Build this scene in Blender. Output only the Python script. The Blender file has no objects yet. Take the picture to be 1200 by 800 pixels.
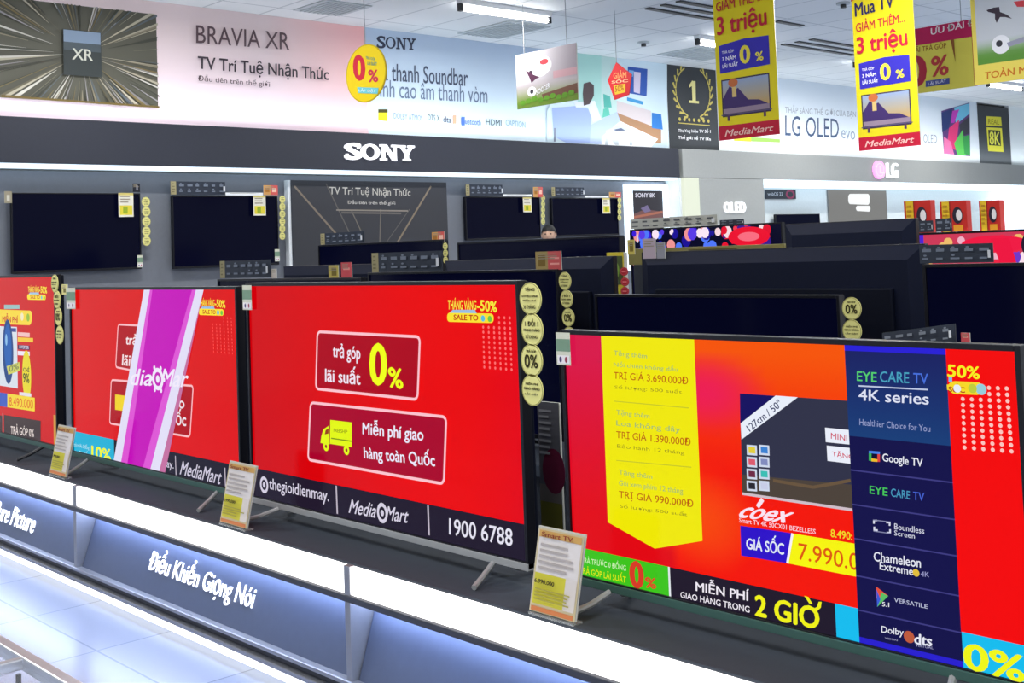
import bpy, math, random
from mathutils import Vector, Matrix
random.seed(5)
SC = bpy.context.scene
COL = SC.collection
PI = math.pi

# ------------------------------------------------------------------ camera
YAW, PITCH, ROLL, FPX, PPY, EYE = math.radians(47.12), math.radians(2.896), math.radians(-2.1206), 1391.4, 222.05, 1.37
FW = Vector((-math.sin(YAW) * math.cos(PITCH), math.cos(YAW) * math.cos(PITCH), math.sin(PITCH)))
_rt = Vector((math.cos(YAW), math.sin(YAW), 0)); _up = _rt.cross(FW)
RT = _rt * math.cos(ROLL) + _up * math.sin(ROLL)
UP = -_rt * math.sin(ROLL) + _up * math.cos(ROLL)
cam = bpy.data.cameras.new('camera'); camo = bpy.data.objects.new('camera', cam); COL.objects.link(camo)
camo.matrix_world = Matrix(((RT.x, UP.x, -FW.x, 0), (RT.y, UP.y, -FW.y, 0), (RT.z, UP.z, -FW.z, EYE), (0, 0, 0, 1)))
cam.sensor_width = 36; cam.lens = FPX * 36 / 1200; cam.shift_y = -(400 - PPY) / 1200
cam.clip_start = .05; cam.clip_end = 100
SC.camera = camo

# ------------------------------------------------------------------ world, exposure
w = bpy.data.worlds.new('world'); SC.world = w; w.use_nodes = True
w.node_tree.nodes['Background'].inputs[0].default_value = (.93, .97, 1, 1)
w.node_tree.nodes['Background'].inputs[1].default_value = .78
SC.view_settings.view_transform = 'Standard'; SC.view_settings.look = 'None'
SC.view_settings.exposure = 0.0; SC.view_settings.gamma = 1; SC.view_settings.use_curve_mapping = False
LAMP_W = 48.0          # ceiling fluorescents
COVE_W = 13.0          # LED lines over the wall displays

# ------------------------------------------------------------------ helpers
def lin(c):
    return tuple((x / 255 / 12.92) if x <= 10 else ((x / 255 + .055) / 1.055) ** 2.4 for x in c)
def ray(x, y): return RT * ((x - 600) / FPX) - UP * ((y - PPY) / FPX) + FW
class Fr:
    """an upright plane: 'Y' faces -Y (u = X), 'X' faces +X (u = Y), 'B' faces +Y (u = -X); v = Z, d = out towards the viewer"""
    def __init__(s, kind, c): s.k, s.c = kind, c
    def uv(s, x, y):
        r = ray(x, y)
        if s.k == 'X': t = s.c / r.x; return (r.y * t, r.z * t + EYE)
        t = s.c / r.y; return (r.x * t, r.z * t + EYE)
    def pt(s, u, v, d=0):
        if s.k == 'X': return (s.c + d, u, v)
        return (u, s.c - d, v)
def onz(x, y, z):
    r = ray(x, y); t = (z - EYE) / r.z; return (r.x * t, r.y * t)

MATS = {}
def mat(name, col, rough=.5, metal=0, spec=.4, emit=None, estr=0, noise=.06, scale=30, alpha=None):
    m = bpy.data.materials.new(name); m.use_nodes = True; nt = m.node_tree; b = nt.nodes['Principled BSDF']
    c = lin(col)
    if noise:
        tc = nt.nodes.new('ShaderNodeTexCoord'); nz = nt.nodes.new('ShaderNodeTexNoise'); nz.inputs['Scale'].default_value = scale
        mx = nt.nodes.new('ShaderNodeMix'); mx.data_type = 'RGBA'
        mx.inputs[6].default_value = (*[x * (1 - noise) for x in c], 1); mx.inputs[7].default_value = (*[min(1, x * (1 + noise)) for x in c], 1)
        nt.links.new(tc.outputs['Object'], nz.inputs['Vector']); nt.links.new(nz.outputs[0], mx.inputs[0]); nt.links.new(mx.outputs[2], b.inputs['Base Color'])
    else: b.inputs['Base Color'].default_value = (*c, 1)
    b.inputs['Roughness'].default_value = rough; b.inputs['Metallic'].default_value = metal; b.inputs['Specular IOR Level'].default_value = spec
    if emit: b.inputs['Emission Color'].default_value = (*lin(emit), 1); b.inputs['Emission Strength'].default_value = estr
    if alpha is not None: b.inputs['Alpha'].default_value = alpha
    MATS[name] = m; return m
def attr_mat(name, emissive, rough, spec, strength=1.0):
    m = bpy.data.materials.new(name); m.use_nodes = True; nt = m.node_tree; b = nt.nodes['Principled BSDF']
    a = nt.nodes.new('ShaderNodeAttribute'); a.attribute_name = 'col'
    if emissive:
        b.inputs['Base Color'].default_value = (0, 0, 0, 1)
        nt.links.new(a.outputs['Color'], b.inputs['Emission Color']); b.inputs['Emission Strength'].default_value = strength
    else: nt.links.new(a.outputs['Color'], b.inputs['Base Color'])
    b.inputs['Roughness'].default_value = rough; b.inputs['Specular IOR Level'].default_value = spec
    MATS[name] = m; return m
attr_mat('lit_screen', True, .14, .08)
attr_mat('print', False, .55, .25)
attr_mat('backlit_print', True, .4, .2, 1.0)
mat('bezel', (10, 11, 20), .35, 0, .3)
mat('tv_back', (5, 10, 27), .6, 0, .15)
mat('tv_back_panel', (16, 22, 43), .6, 0, .15)
mat('dark_screen', (3, 4, 14), .12, 0, .06, emit=(3, 4, 24), estr=1, noise=0)  # switched-off screens with a faint navy glow added
mat('silver', (168, 170, 170), .4, .25)
mat('chrome', (205, 207, 212), .28, .75, noise=.02)
mat('green_trim', (62, 96, 88), .4, .2)
mat('dark_leg', (30, 32, 38), .4, .3)
mat('shelf_top', (62, 68, 77), .75, 0, .15)
mat('fascia_dark', (50, 53, 64), .5, 0, .3)
mat('slate_wall', (114, 118, 126), .6, 0, .3)
mat('slate_panel', (82, 92, 116), .42, .1, .4)
mat('grey_rail', (150, 152, 158), .35, .6)
mat('dark_rail', (66, 68, 76), .4, .3)
mat('white_light', (250, 250, 250), .5, emit=(255, 252, 250), estr=1.5, noise=0)
mat('toe_light', (250, 250, 250), .5, emit=(255, 254, 248), estr=1.2, noise=0)
mat('panel_led', (250, 250, 255), .5, emit=(196, 214, 255), estr=26, noise=0)
mat('cove_led', (250, 250, 255), .5, emit=(214, 236, 250), estr=1.5, noise=0)
mat('column_light', (60, 60, 56), .5, emit=(240, 248, 226), estr=.9, noise=0)
mat('white_letter', (245, 245, 248), .4, emit=(250, 250, 255), estr=.95, noise=0)
mat('pink_letter', (240, 150, 215), .4, emit=(246, 160, 222), estr=1.0, noise=0)
mat('tube', (255, 255, 255), .5, emit=(255, 255, 255), estr=16, noise=0)
mat('white_paint', (222, 226, 228), .5)
mat('lg_grey', (168, 170, 166), .5)
mat('alcove_white', (225, 232, 230), .55)
mat('grey_sign', (128, 128, 126), .5)
mat('card_dark', (44, 50, 62), .45)
mat('card_back', (200, 200, 190), .6)
mat('acrylic', (230, 235, 235), .1, 0, .5, alpha=.25, noise=0)
mat('glass', (235, 245, 250), .03, 0, .5, alpha=.05, noise=0)
mat('cord', (150, 155, 158), .6)
mat('grille_dark', (48, 50, 52), .5)
mat('grille_grey', (176, 184, 187), .6)
mat('hair', (14, 13, 15), .6)
mat('skin', (205, 165, 140), .55)
mat('shirt', (48, 52, 66), .8)
mat('cabinet', (38, 41, 48), .5)

class MB:
    def __init__(s): s.v, s.f, s.c = [], [], []
    def face(s, pts, cols=(0, 0, 0)):
        i = len(s.v); s.v += [tuple(p) for p in pts]; s.f.append(tuple(range(i, i + len(pts))))
        s.c.append(list(cols) if isinstance(cols[0], (tuple, list)) else [cols] * len(pts))
    def box(s, x0, x1, y0, y1, z0, z1, col=(0, 0, 0)):
        i = len(s.v); s.v += [(x, y, z) for x in (x0, x1) for y in (y0, y1) for z in (z0, z1)]
        for q in ((0, 1, 3, 2), (4, 6, 7, 5), (0, 4, 5, 1), (2, 3, 7, 6), (0, 2, 6, 4), (1, 5, 7, 3)):
            s.f.append(tuple(i + k for k in q)); s.c.append([col] * 4)
        return s
    def prism(s, lo, hi, col=(0, 0, 0)):
        n = len(lo); i = len(s.v); s.v += [tuple(p) for p in lo] + [tuple(p) for p in hi]
        s.f.append(tuple(range(i + n - 1, i - 1, -1))); s.c.append([col] * n)
        s.f.append(tuple(range(i + n, i + 2 * n))); s.c.append([col] * n)
        for k in range(n):
            j = (k + 1) % n; s.f.append((i + k, i + j, i + n + j, i + n + k)); s.c.append([col] * 4)
        return s
    def tube(s, pts, r, n=8, col=(0, 0, 0)):
        pts = [Vector(p) for p in pts]; i = len(s.v); m = len(pts)
        for k, p in enumerate(pts):
            d = ((pts[k + 1] if k < m - 1 else p) - (pts[k - 1] if k else p)).normalized()
            a = d.orthogonal().normalized() if k == 0 else (a - d * a.dot(d)).normalized()
            b = d.cross(a)
            for j in range(n):
                t = 2 * PI * j / n; s.v.append(tuple(p + a * (r * math.cos(t)) + b * (r * math.sin(t))))
        for k in range(m - 1):
            for j in range(n):
                q = (j + 1) % n
                s.f.append((i + k * n + j, i + k * n + q, i + (k + 1) * n + q, i + (k + 1) * n + j)); s.c.append([col] * 4)
        s.f.append(tuple(i + n - 1 - j for j in range(n))); s.c.append([col] * n)
        s.f.append(tuple(i + (m - 1) * n + j for j in range(n))); s.c.append([col] * n)
        return s
    def build(s, name, material, parent=None, bevel=0, attr=False):
        off = Vector((0, 0, 0)); p = parent
        while p is not None: off += p.location; p = p.parent
        me = bpy.data.meshes.new(name); me.from_pydata([tuple(Vector(q) - off) for q in s.v], [], s.f); me.update()
        if attr:
            a = me.color_attributes.new('col', 'FLOAT_COLOR', 'CORNER')
            a.data.foreach_set('color', [x for fc in s.c for c in fc for x in (*lin(c), 1.0)])
        me.materials.append(MATS[material])
        o = bpy.data.objects.new(name, me); COL.objects.link(o); o.parent = parent
        if bevel:
            b = o.modifiers.new('bevel', 'BEVEL'); b.width = bevel; b.segments = 2; b.limit_method = 'ANGLE'
        return o
def boxo(name, x0, x1, y0, y1, z0, z1, m, parent=None, bevel=.003): return MB().box(x0, x1, y0, y1, z0, z1).build(name, m, parent, bevel)

TXT = {}
def glyphs(s, bold=0, extrude=0):
    key = (s, bold, extrude)
    if key not in TXT:
        c = bpy.data.curves.new('t', 'FONT'); c.body = s; c.resolution_u = 3; c.extrude = extrude
        o = bpy.data.objects.new('t', c); COL.objects.link(o); bpy.context.view_layer.update()
        m = bpy.data.meshes.new_from_object(o.evaluated_get(bpy.context.evaluated_depsgraph_get()))
        vs = [tuple(v.co) for v in m.vertices]; fs = [tuple(p.vertices) for p in m.polygons]
        x0 = min(v[0] for v in vs); x1 = max(v[0] for v in vs); y0 = min(v[1] for v in vs); y1 = max(v[1] for v in vs)
        e = max(extrude, 1e-6)
        base = ([((v[0] - x0) / (x1 - x0), (v[1] - y0) / (y1 - y0), (v[2] + e) / (2 * e) if extrude else 0) for v in vs], fs)
        bx, by = max(bold, 0) / (x1 - x0), max(bold, 0) / (y1 - y0) * .7; V, FS = [], []
        sh = ((-bx, 0), (bx, 0), (0, -by), (0, by)) if bold > .003 else ((0, 0),)
        TXT[key] = [([(a + dx, b + dy, c_ + .03 * n_) for a, b, c_ in base[0]], fs) for n_, (dx, dy) in enumerate(sh)]
        bpy.data.objects.remove(o); bpy.data.curves.remove(c); bpy.data.meshes.remove(m)
    return TXT[key]

class Canvas:
    """a flat picture: coloured shapes laid one on the other on plane fr; pixel corners are turned into points of that plane"""
    def __init__(s, fr, step=.00008, d0=0.0): s.fr, s.step, s.d, s.mb = fr, step, d0, MB()
    def up(s): s.d += s.step; return s.d
    def P(s, p): return s.fr.uv(*p)
    def polyuv(s, uv, col):
        d = s.up(); s.mb.face([s.fr.pt(u, v, d) for u, v in uv], col)
    def poly(s, px, col): s.polyuv([s.P(p) for p in px], col)
    def rect(s, u0, u1, v0, v1, col): s.polyuv([(u0, v0), (u1, v0), (u1, v1), (u0, v1)], col)
    def grid(s, u0, u1, v0, v1, fn, nu=20, nv=14):
        d = s.up()
        for i in range(nu):
            for j in range(nv):
                q = [(i / nu, j / nv), ((i + 1) / nu, j / nv), ((i + 1) / nu, (j + 1) / nv), (i / nu, (j + 1) / nv)]
                s.mb.face([s.fr.pt(u0 + a * (u1 - u0), v0 + b * (v1 - v0), d) for a, b in q], [fn(a, b) for a, b in q])
    def ell(s, uc, vc, ru, rv, col, n=28, r0=0):
        d = s.up()
        if r0 == 0: s.mb.face([s.fr.pt(uc + ru * math.cos(2 * PI * k / n), vc + rv * math.sin(2 * PI * k / n), d) for k in range(n)], col)
        else:
            for k in range(n):
                a, b = 2 * PI * k / n, 2 * PI * (k + 1) / n
                s.mb.face([s.fr.pt(uc + ru * q * math.cos(t), vc + rv * q * math.sin(t), d) for q, t in ((r0, a), (1, a), (1, b), (r0, b))], col)
    def dot(s, px, r, col, rv=None):
        u, v = s.P(px); s.ell(u, v, r, rv or r, col, 20)
    def line(s, a, b, wd, col):
        (u0, v0), (u1, v1) = s.P(a), s.P(b); L = math.hypot(u1 - u0, v1 - v0); nx, ny = -(v1 - v0) / L * wd / 2, (u1 - u0) / L * wd / 2
        s.polyuv([(u0 - nx, v0 - ny), (u1 - nx, v1 - ny), (u1 + nx, v1 + ny), (u0 + nx, v0 + ny)], col)
    def rbox(s, px, r, wd, edge, fill):
        """round-cornered box with an outline; px = tl, tr, br, bl"""
        uv = [s.P(p) for p in px]; uc = sum(p[0] for p in uv) / 4; vc = sum(p[1] for p in uv) / 4
        for shrink, col in ((0, edge), (wd, fill)):
            if col is None: continue
            out = []
            for k in range(4):
                p = Vector(uv[k]); a = (Vector(uv[k - 1]) - p).normalized(); b = (Vector(uv[(k + 1) % 4]) - p).normalized()
                p = p + (a + b) * shrink; rr = max(r - shrink, .001)
                for t in range(6):
                    g = t / 5 * PI / 2; out.append(tuple(p + a * rr * (1 - math.sin(g)) + b * rr * (1 - math.cos(g))))
            s.polyuv(out, col)
    def text(s, body, bl, br, tl, col, bold=.012, px=True, shear=0):
        a, b, c = (s.P(bl), s.P(br), s.P(tl)) if px else (bl, br, tl)
        for vs, fs in glyphs(body, bold):
            d = s.up(); f = []
            for x, y, z in vs:
                xx = x + shear * (y - .5)
                f.append(s.fr.pt(a[0] + (b[0] - a[0]) * xx + (c[0] - a[0]) * y, a[1] + (b[1] - a[1]) * xx + (c[1] - a[1]) * y, d))
            i = len(s.mb.v); s.mb.v += f
            for q in fs: s.mb.f.append(tuple(i + k for k in q)); s.mb.c.append([col] * len(q))
    def slab(s, bl, br, tl, col):
        a, b, c = s.P(bl), s.P(br), s.P(tl); x = 0
        for ch, wd in zip('SONY', (.2, .265, .27, .24)):
            m = lambda q: (a[0] + (b[0] - a[0]) * (x + q[0] * wd) + (c[0] - a[0]) * q[1], a[1] + (b[1] - a[1]) * (x + q[0] * wd) + (c[1] - a[1]) * q[1])
            if ch in SLAB:
                for pg in SLAB[ch]: s.polyuv([m(q) for q in pg], col)
            elif ch == 'O':
                d = s.up(); f = lambda r, t: m((.5 + (.5 if r else .3) * math.cos(t), .5 + (.5 if r else .39) * math.sin(t)))
                for k in range(28): s.mb.face([s.fr.pt(*f(r, 2 * PI * q / 28), d) for r, q in ((1, k), (1, k + 1), (0, k + 1), (0, k))], col)
            else:
                for vs, fs in glyphs('S', .03):
                    d = s.up(); i = len(s.mb.v); s.mb.v += [s.fr.pt(*m(q), d) for q in vs]
                    for q in fs: s.mb.f.append(tuple(i + k for k in q)); s.mb.c.append([col] * len(q))
                for pg in ([(0, 0), (.14, 0), (.14, .34), (0, .34)], [(.82, .66), (.96, .66), (.96, 1), (.82, 1)]): s.polyuv([m(q) for q in pg], col)
            x += wd + .0083
    def build(s, name, material, parent=None): return s.mb.build(name, material, parent, attr=True)
SLAB = {'N': [[(0, 0), (.36, 0), (.36, .13), (0, .13)], [(.11, .13), (.25, .13), (.25, .87), (.11, .87)], [(0, .87), (.36, .87), (.36, 1), (0, 1)], [(.14, 1), (.36, 1), (.9, 0), (.68, 0)], [(.64, .87), (1, .87), (1, 1), (.64, 1)], [(.75, 0), (.89, 0), (.89, .87), (.75, .87)]],
        'Y': [[(0, .87), (.42, .87), (.42, 1), (0, 1)], [(.58, .87), (1, .87), (1, 1), (.58, 1)], [(.27, 0), (.74, 0), (.74, .13), (.27, .13)], [(.42, .1), (.6, .1), (.6, .5), (.42, .5)], [(.1, .9), (.34, .9), (.6, .45), (.42, .42)], [(.7, .9), (.9, .9), (.6, .42), (.44, .48)]]}

def tag(o, label, cat, group=None, kind=None):
    if label: o['label'] = label
    if cat: o['category'] = cat
    if group: o['group'] = group
    if kind: o['kind'] = kind
    return o
def thing(name, loc, label, cat, group=None):
    o = bpy.data.objects.new(name, None); COL.objects.link(o); o.location = loc; o.empty_display_size = .1
    return tag(o, label, cat, group)
def struct(o): o['kind'] = 'structure'; return o
def plabel(o, s): o['label'] = s; return o

# ------------------------------------------------------------------ the room
def floor_mat():
    m = mat('floor_tile', (160, 168, 184), .24, 0, .5, noise=0); nt = m.node_tree; b = nt.nodes['Principled BSDF']
    tc = nt.nodes.new('ShaderNodeTexCoord'); br = nt.nodes.new('ShaderNodeTexBrick'); br.offset = 0
    br.inputs['Scale'].default_value = 1; br.inputs['Brick Width'].default_value = .6; br.inputs['Row Height'].default_value = .6
    br.inputs['Mortar Size'].default_value = .004; br.inputs['Color1'].default_value = (*lin((158, 168, 192)), 1); br.inputs['Color2'].default_value = (*lin((151, 162, 187)), 1)
    br.inputs['Mortar'].default_value = (*lin((124, 134, 156)), 1)
    nt.links.new(tc.outputs['Object'], br.inputs['Vector']); nt.links.new(br.outputs[0], b.inputs['Base Color']); return m
def ceiling_mat():
    m = mat('ceiling_tile', (222, 224, 222), .7, 0, .2, noise=0); nt = m.node_tree; b = nt.nodes['Principled BSDF']
    tc = nt.nodes.new('ShaderNodeTexCoord'); br = nt.nodes.new('ShaderNodeTexBrick'); br.offset = 0
    br.inputs['Scale'].default_value = 1; br.inputs['Brick Width'].default_value = 1.22; br.inputs['Row Height'].default_value = .61
    br.inputs['Mortar Size'].default_value = .012; br.inputs['Color1'].default_value = (*lin((222, 225, 225)), 1); br.inputs['Color2'].default_value = (*lin((216, 220, 220)), 1)
    br.inputs['Mortar'].default_value = (*lin((182, 188, 190)), 1)
    nt.links.new(tc.outputs['Object'], br.inputs['Vector']); nt.links.new(br.outputs[0], b.inputs['Base Color']); return m
floor_mat(); ceiling_mat()
CZ = 3.77
struct(MB().box(-10.7, 4, -6, 27, -.1, 0).build('floor', 'floor_tile'))
struct(MB().box(-10.7, 4, -6, 27, CZ, CZ + .1).build('ceiling', 'ceiling_tile'))
struct(MB().box(-10.7, -10.45, -6, 27, 0, CZ).build('wall_left', 'white_paint'))
struct(MB().box(-10.7, 4, 27, 27.2, 0, CZ).build('wall_far', 'white_paint'))

# ------------------------------------------------------------------ ceiling fittings
def ceiling_lamp(x, y, label):
    t = thing('fluorescent_lamp', (x, y, CZ), label, 'ceiling lamp', 'fluorescent lamps in rows on the ceiling')
    boxo('housing', x - .045, x + .045, y - .6, y + .6, CZ - .05, CZ, 'white_paint', t)
    MB().tube([(x, y - .57, CZ - .085), (x, y + .57, CZ - .085)], .026, 12).build('tube', 'tube', t)
    for k in (-1, 1): boxo('socket', x - .03, x + .03, y + k * .585 - .02, y + k * .585 + .02, CZ - .115, CZ - .04, 'grille_dark', t)
    l = bpy.data.lights.new('lamp', 'AREA'); l.shape = 'RECTANGLE'; l.size = .12; l.size_y = 1.1; l.energy = LAMP_W; l.color = (1, .99, .96)
    lo = bpy.data.objects.new('lamp_light', l); COL.objects.link(lo); lo.parent = t; lo.location = (0, 0, -.13)
for y, lab in ((1.0, 'fluorescent tube over the left end of the wall banners, above the photo edge'), (4.4, 'fluorescent tube over the pink wall banner, above the photo edge'), (7.9, 'white fluorescent tube above the banner with the soundbar text'), (11.5, 'white fluorescent tube between the small hanging five-sided sign and the left tall yellow banner'),
               (14.9, 'fluorescent tube hidden behind the left tall yellow banner'), (18.8, 'farthest lit fluorescent tube, under the hanging football sign')):
    ceiling_lamp(-8.5, y, lab)
for x in (-5.0, -1.4, 2.2):
    for y in (-3.5, .5, 4.5, 8.5, 12.5, 16.5, 20.5): ceiling_lamp(x, y, 'white fluorescent tube on the ceiling above the aisles, outside the photo')
def grille(pxs, label, name='ceiling_vent', m='grille_grey'):
    q = [onz(*p, CZ) for p in pxs]; x0, x1 = min(p[0] for p in q), max(p[0] for p in q); y0, y1 = min(p[1] for p in q), max(p[1] for p in q)
    t = thing(name, ((x0 + x1) / 2, (y0 + y1) / 2, CZ), label, 'ceiling vent', 'ceiling vents')
    boxo('frame', x0, x1, y0, y1, CZ - .012, CZ, m, t)
    s = MB(); n = 9
    for k in range(n):
        yy = y0 + .04 + (y1 - y0 - .08) * (k + .5) / n; s.box(x0 + .03, x1 - .03, yy - .008, yy + .008, CZ - .02, CZ - .01)
    s.build('slats', m, t)
grille([(548, 40), (595, 24), (640, 30), (593, 43)], 'grey square ceiling vent above the hanging football poster')
grille([(350, 12), (378, 0), (432, 6), (398, 18)], 'grey square ceiling vent above the pink banner at the top edge')
grille([(790, 66), (808, 56), (860, 58), (838, 68)], 'grey square ceiling vent above the black award panel')
def slots(px, n, L, label):
    x, y = onz(*px, CZ); t = thing('slot_diffuser', (x, y, CZ), label, 'ceiling vent', 'dark slot diffusers')
    for k in range(n): boxo('slot', x + k * .2 - .035, x + k * .2 + .035, y - L / 2, y + L / 2, CZ - .015, CZ, 'grille_dark', t)
slots((806, 17), 3, 1.3, 'dark slot diffuser in the ceiling just left of the left tall yellow banner')
slots((960, 58), 3, 1.6, 'dark slot diffuser in the ceiling between the two tall yellow banners')
slots((925, 27), 1, .5, 'short dark ceiling slot right beside the left tall yellow banner')
for px, lab in (((754, 49), 'small dark sprinkler head on the ceiling above the sofa picture'), ((988, 3), 'small dark sprinkler head at the top edge beside the right tall yellow banner')):
    x, y = onz(*px, CZ); t = thing('sprinkler', (x, y, CZ), lab, 'sprinkler')
    MB().tube([(x, y, CZ), (x, y, CZ - .02)], .07, 14).build('rose', 'grille_grey', t)
    MB().tube([(x, y, CZ - .02), (x, y, CZ - .05), (x, y, CZ - .055)], .03, 10).build('nozzle', 'grille_dark', t)

# ------------------------------------------------------------------ wall display: dark header, cove light, banners
def slab_letter(ch, quad, fr, d0, d1, serif, name, m, parent):
    """a block letter of real thickness in quad (u0,u1,v0,v1)"""
    u0, u1, v0, v1 = quad; b = MB(); W, H = u1 - u0, v1 - v0
    def bx(a0, a1, c0, c1):
        p = [fr.pt(u0 + a0 * W, v0 + c0 * H, d0), fr.pt(u0 + a1 * W, v0 + c1 * H, d1)]
        b.box(*sorted((p[0][0], p[1][0])), *sorted((p[0][1], p[1][1])), *sorted((p[0][2], p[1][2])))
    def pr(pts): b.prism([fr.pt(u0 + x * W, v0 + y * H, d0) for x, y in pts], [fr.pt(u0 + x * W, v0 + y * H, d1) for x, y in pts])
    if ch in SLAB and serif:
        for pg in SLAB[ch]: pr(pg)
    elif ch == 'O' and serif:
        n = 32
        for k in range(n):
            t0, t1 = 2 * PI * k / n, 2 * PI * (k + 1) / n
            f = lambda r, t: (.5 + (.5 if r else .27) * math.cos(t), .5 + (.5 if r else .37) * math.sin(t))
            pr([f(1, t0), f(1, t1), f(0, t1), f(0, t0)])
    else:
        for vs, fs in glyphs(ch, .035 if serif else .0, .1):
            i = len(b.v); b.v += [fr.pt(u0 + x * W, v0 + y * H, d0 + (d1 - d0) * z) for x, y, z in vs]
            for q in fs: b.f.append(tuple(i + k for k in q)); b.c.append([(0, 0, 0)] * len(q))
        if ch == 'S' and serif: bx(0.02, .16, 0, .34); bx(.82, .96, .66, 1)
    return b.build(name, m, parent)
def word_letters(word, fr, quad, d0, d1, m, parent, widths=None, serif=False, gap=.04):
    u0, u1, v0, v1 = quad; widths = widths or [1] * len(word); tot = sum(widths) + gap * (len(word) - 1); x = u0
    for ch, wd in zip(word, widths):
        e = x + wd / tot * (u1 - u0); slab_letter(ch, (x, e, v0, v1), fr, d0, d1, serif, 'letter', m, parent); x = e + gap / tot * (u1 - u0)

F = Fr('X', -10.0)
hd = thing('header_fascia', (-10.2, 7.6, 2.24), 'long dark slate header board under the pink and blue wall banners', 'header board')
boxo('board', -10.43, -10.0, 2.6, 12.33, 2.245, 2.63, 'fascia_dark', hd, .006)
boxo('wall_panel', -10.44, -10.25, 2.6, 12.325, 0, 2.2, 'slate_wall'); tag(bpy.data.objects['wall_panel'], 'slate blue back panel of the dark bay behind the wall televisions', 'wall panel')
boxo('light_strip', -10.24, -10.03, 2.62, 12.32, 2.215, 2.242, 'cove_led', None, 0); tag(bpy.data.objects['light_strip'], 'thin white light line under the long dark header', 'light strip')
sg = thing('letter_sign', (-9.97, F.uv(445, 180)[0], 2.3), 'white glowing block letter sign on the dark header board', 'sign')
u0, v1 = F.uv(404, 168); u1, v0 = F.uv(485, 190); v1 = max(v1, F.uv(485, 171)[1])
word_letters('SONY', F, (u0, u1, v0 + .01, v1), .001, .025, 'white_letter', sg, [.86, 1.12, 1.12, 1.0], True)
# end cheek of the dark bay
boxo('bay_end_panel', -10.43, -10.02, 12.335, 12.375, 0.0, 2.24, 'alcove_white', None)
tag(bpy.data.objects['bay_end_panel'], 'pale upright end panel at the right end of the dark wall bay', 'wall panel')

FB = Fr('X', -10.12)
def banner_board(name, y0, y1, z0, z1, label, paint, x=-10.12, d0=.0, group=None, mat_='print'):
    o = thing(name, (x - .05, (y0 + y1) / 2, z0), label, 'wall banner', group)
    boxo('backing', x - .08, x - .002, y0, y1, z0, z1, 'white_paint', o, 0)
    c = Canvas(Fr('X', x), .0002, 0); paint(c); c.build('print', mat_, o); return o
def mix(a, b, t): t = max(0, min(1, t)); return tuple(x + (y - x) * t for x, y in zip(a, b))
BT = 3.77
ysplit = FB.uv(430, 100)[0]; yend = FB.uv(781, 100)[0]
def paint_pink(c):
    y0, y1 = 2.6, ysplit
    c.grid(y0, y1, 2.636, BT, lambda a, b: mix(mix((246, 226, 238), (226, 206, 206), b * 1.3), (240, 176, 176), max(0, a - .75) * 3.2 * (.3 + b)), 20, 8)  # pink print; LED glow from the header is put into its brighter foot
    tl, tr, br, bl = c.P((0, -4)), c.P((183, 17)), c.P((185, 125)), c.P((0, 113)); ul = 2.6
    ur, vb, vt = tr[0], br[1], tr[1]
    c.rect(ul, ur, vb, vt, (88, 87, 76))
    uc, vc = c.P((95, 63))
    rnd = random.Random(3)
    for k in range(150):
        a = rnd.uniform(0, 2 * PI); wd = rnd.uniform(.003, .022); col = rnd.choice([(136, 128, 108), (176, 168, 148), (108, 102, 84), (150, 146, 148), (122, 108, 74), (66, 66, 58), (94, 102, 108), (70, 72, 62), (200, 196, 186)])
        pts = []
        r0 = rnd.uniform(.12, .5)
        for q, sg_ in ((r0, -1), (5, -1), (5, 1), (r0, 1)):
            aa = a + sg_ * wd * (.25 if q < 1 else 1.0)
            u = uc + q * math.cos(aa); v = vc + q * math.sin(aa)
            k_ = min([1] + [((ur if u > ur else ul) - uc) / (u - uc)] * (u > ur or u < ul)); u, v = uc + (u - uc) * k_, vc + (v - vc) * k_
            if v > vt or v < vb: k_ = ((vt if v > vt else vb) - vc) / (v - vc); u, v = uc + (u - uc) * k_, vc + (v - vc) * k_
            pts.append((u, v))
        c.polyuv(pts, col)
    h = .19
    c.rect(uc - .17, uc + .17, vc - .2, vc + .2, (52, 58, 58)); c.rect(uc - .165, uc + .165, vc + .09, vc + .195, (128, 146, 168)); c.rect(uc - .165, uc + .165, vc + .02, vc + .09, (74, 84, 90))
    c.text('XR', (83, 70), (107, 72), (83, 57), (205, 205, 190), .015)
    c.line((0, 113), (185, 126), .02, (100, 84, 44))
    t = (92, 72, 78)
    c.text('BRAVIA XR', (228, 51), (337, 59), (228, 30), t, .004)
    c.text('TV Trí Tuệ Nhận Thức', (230, 85), (383, 98), (230, 65), (62, 52, 60), .016)
    c.text('Đầu tiên trên thế giới', (230, 97), (314, 104), (230, 87), t, .005)
banner_board('wall_banner', 2.6, ysplit, 2.636, BT, 'pink wall banner with a large television picture of golden rays', paint_pink)
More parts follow.
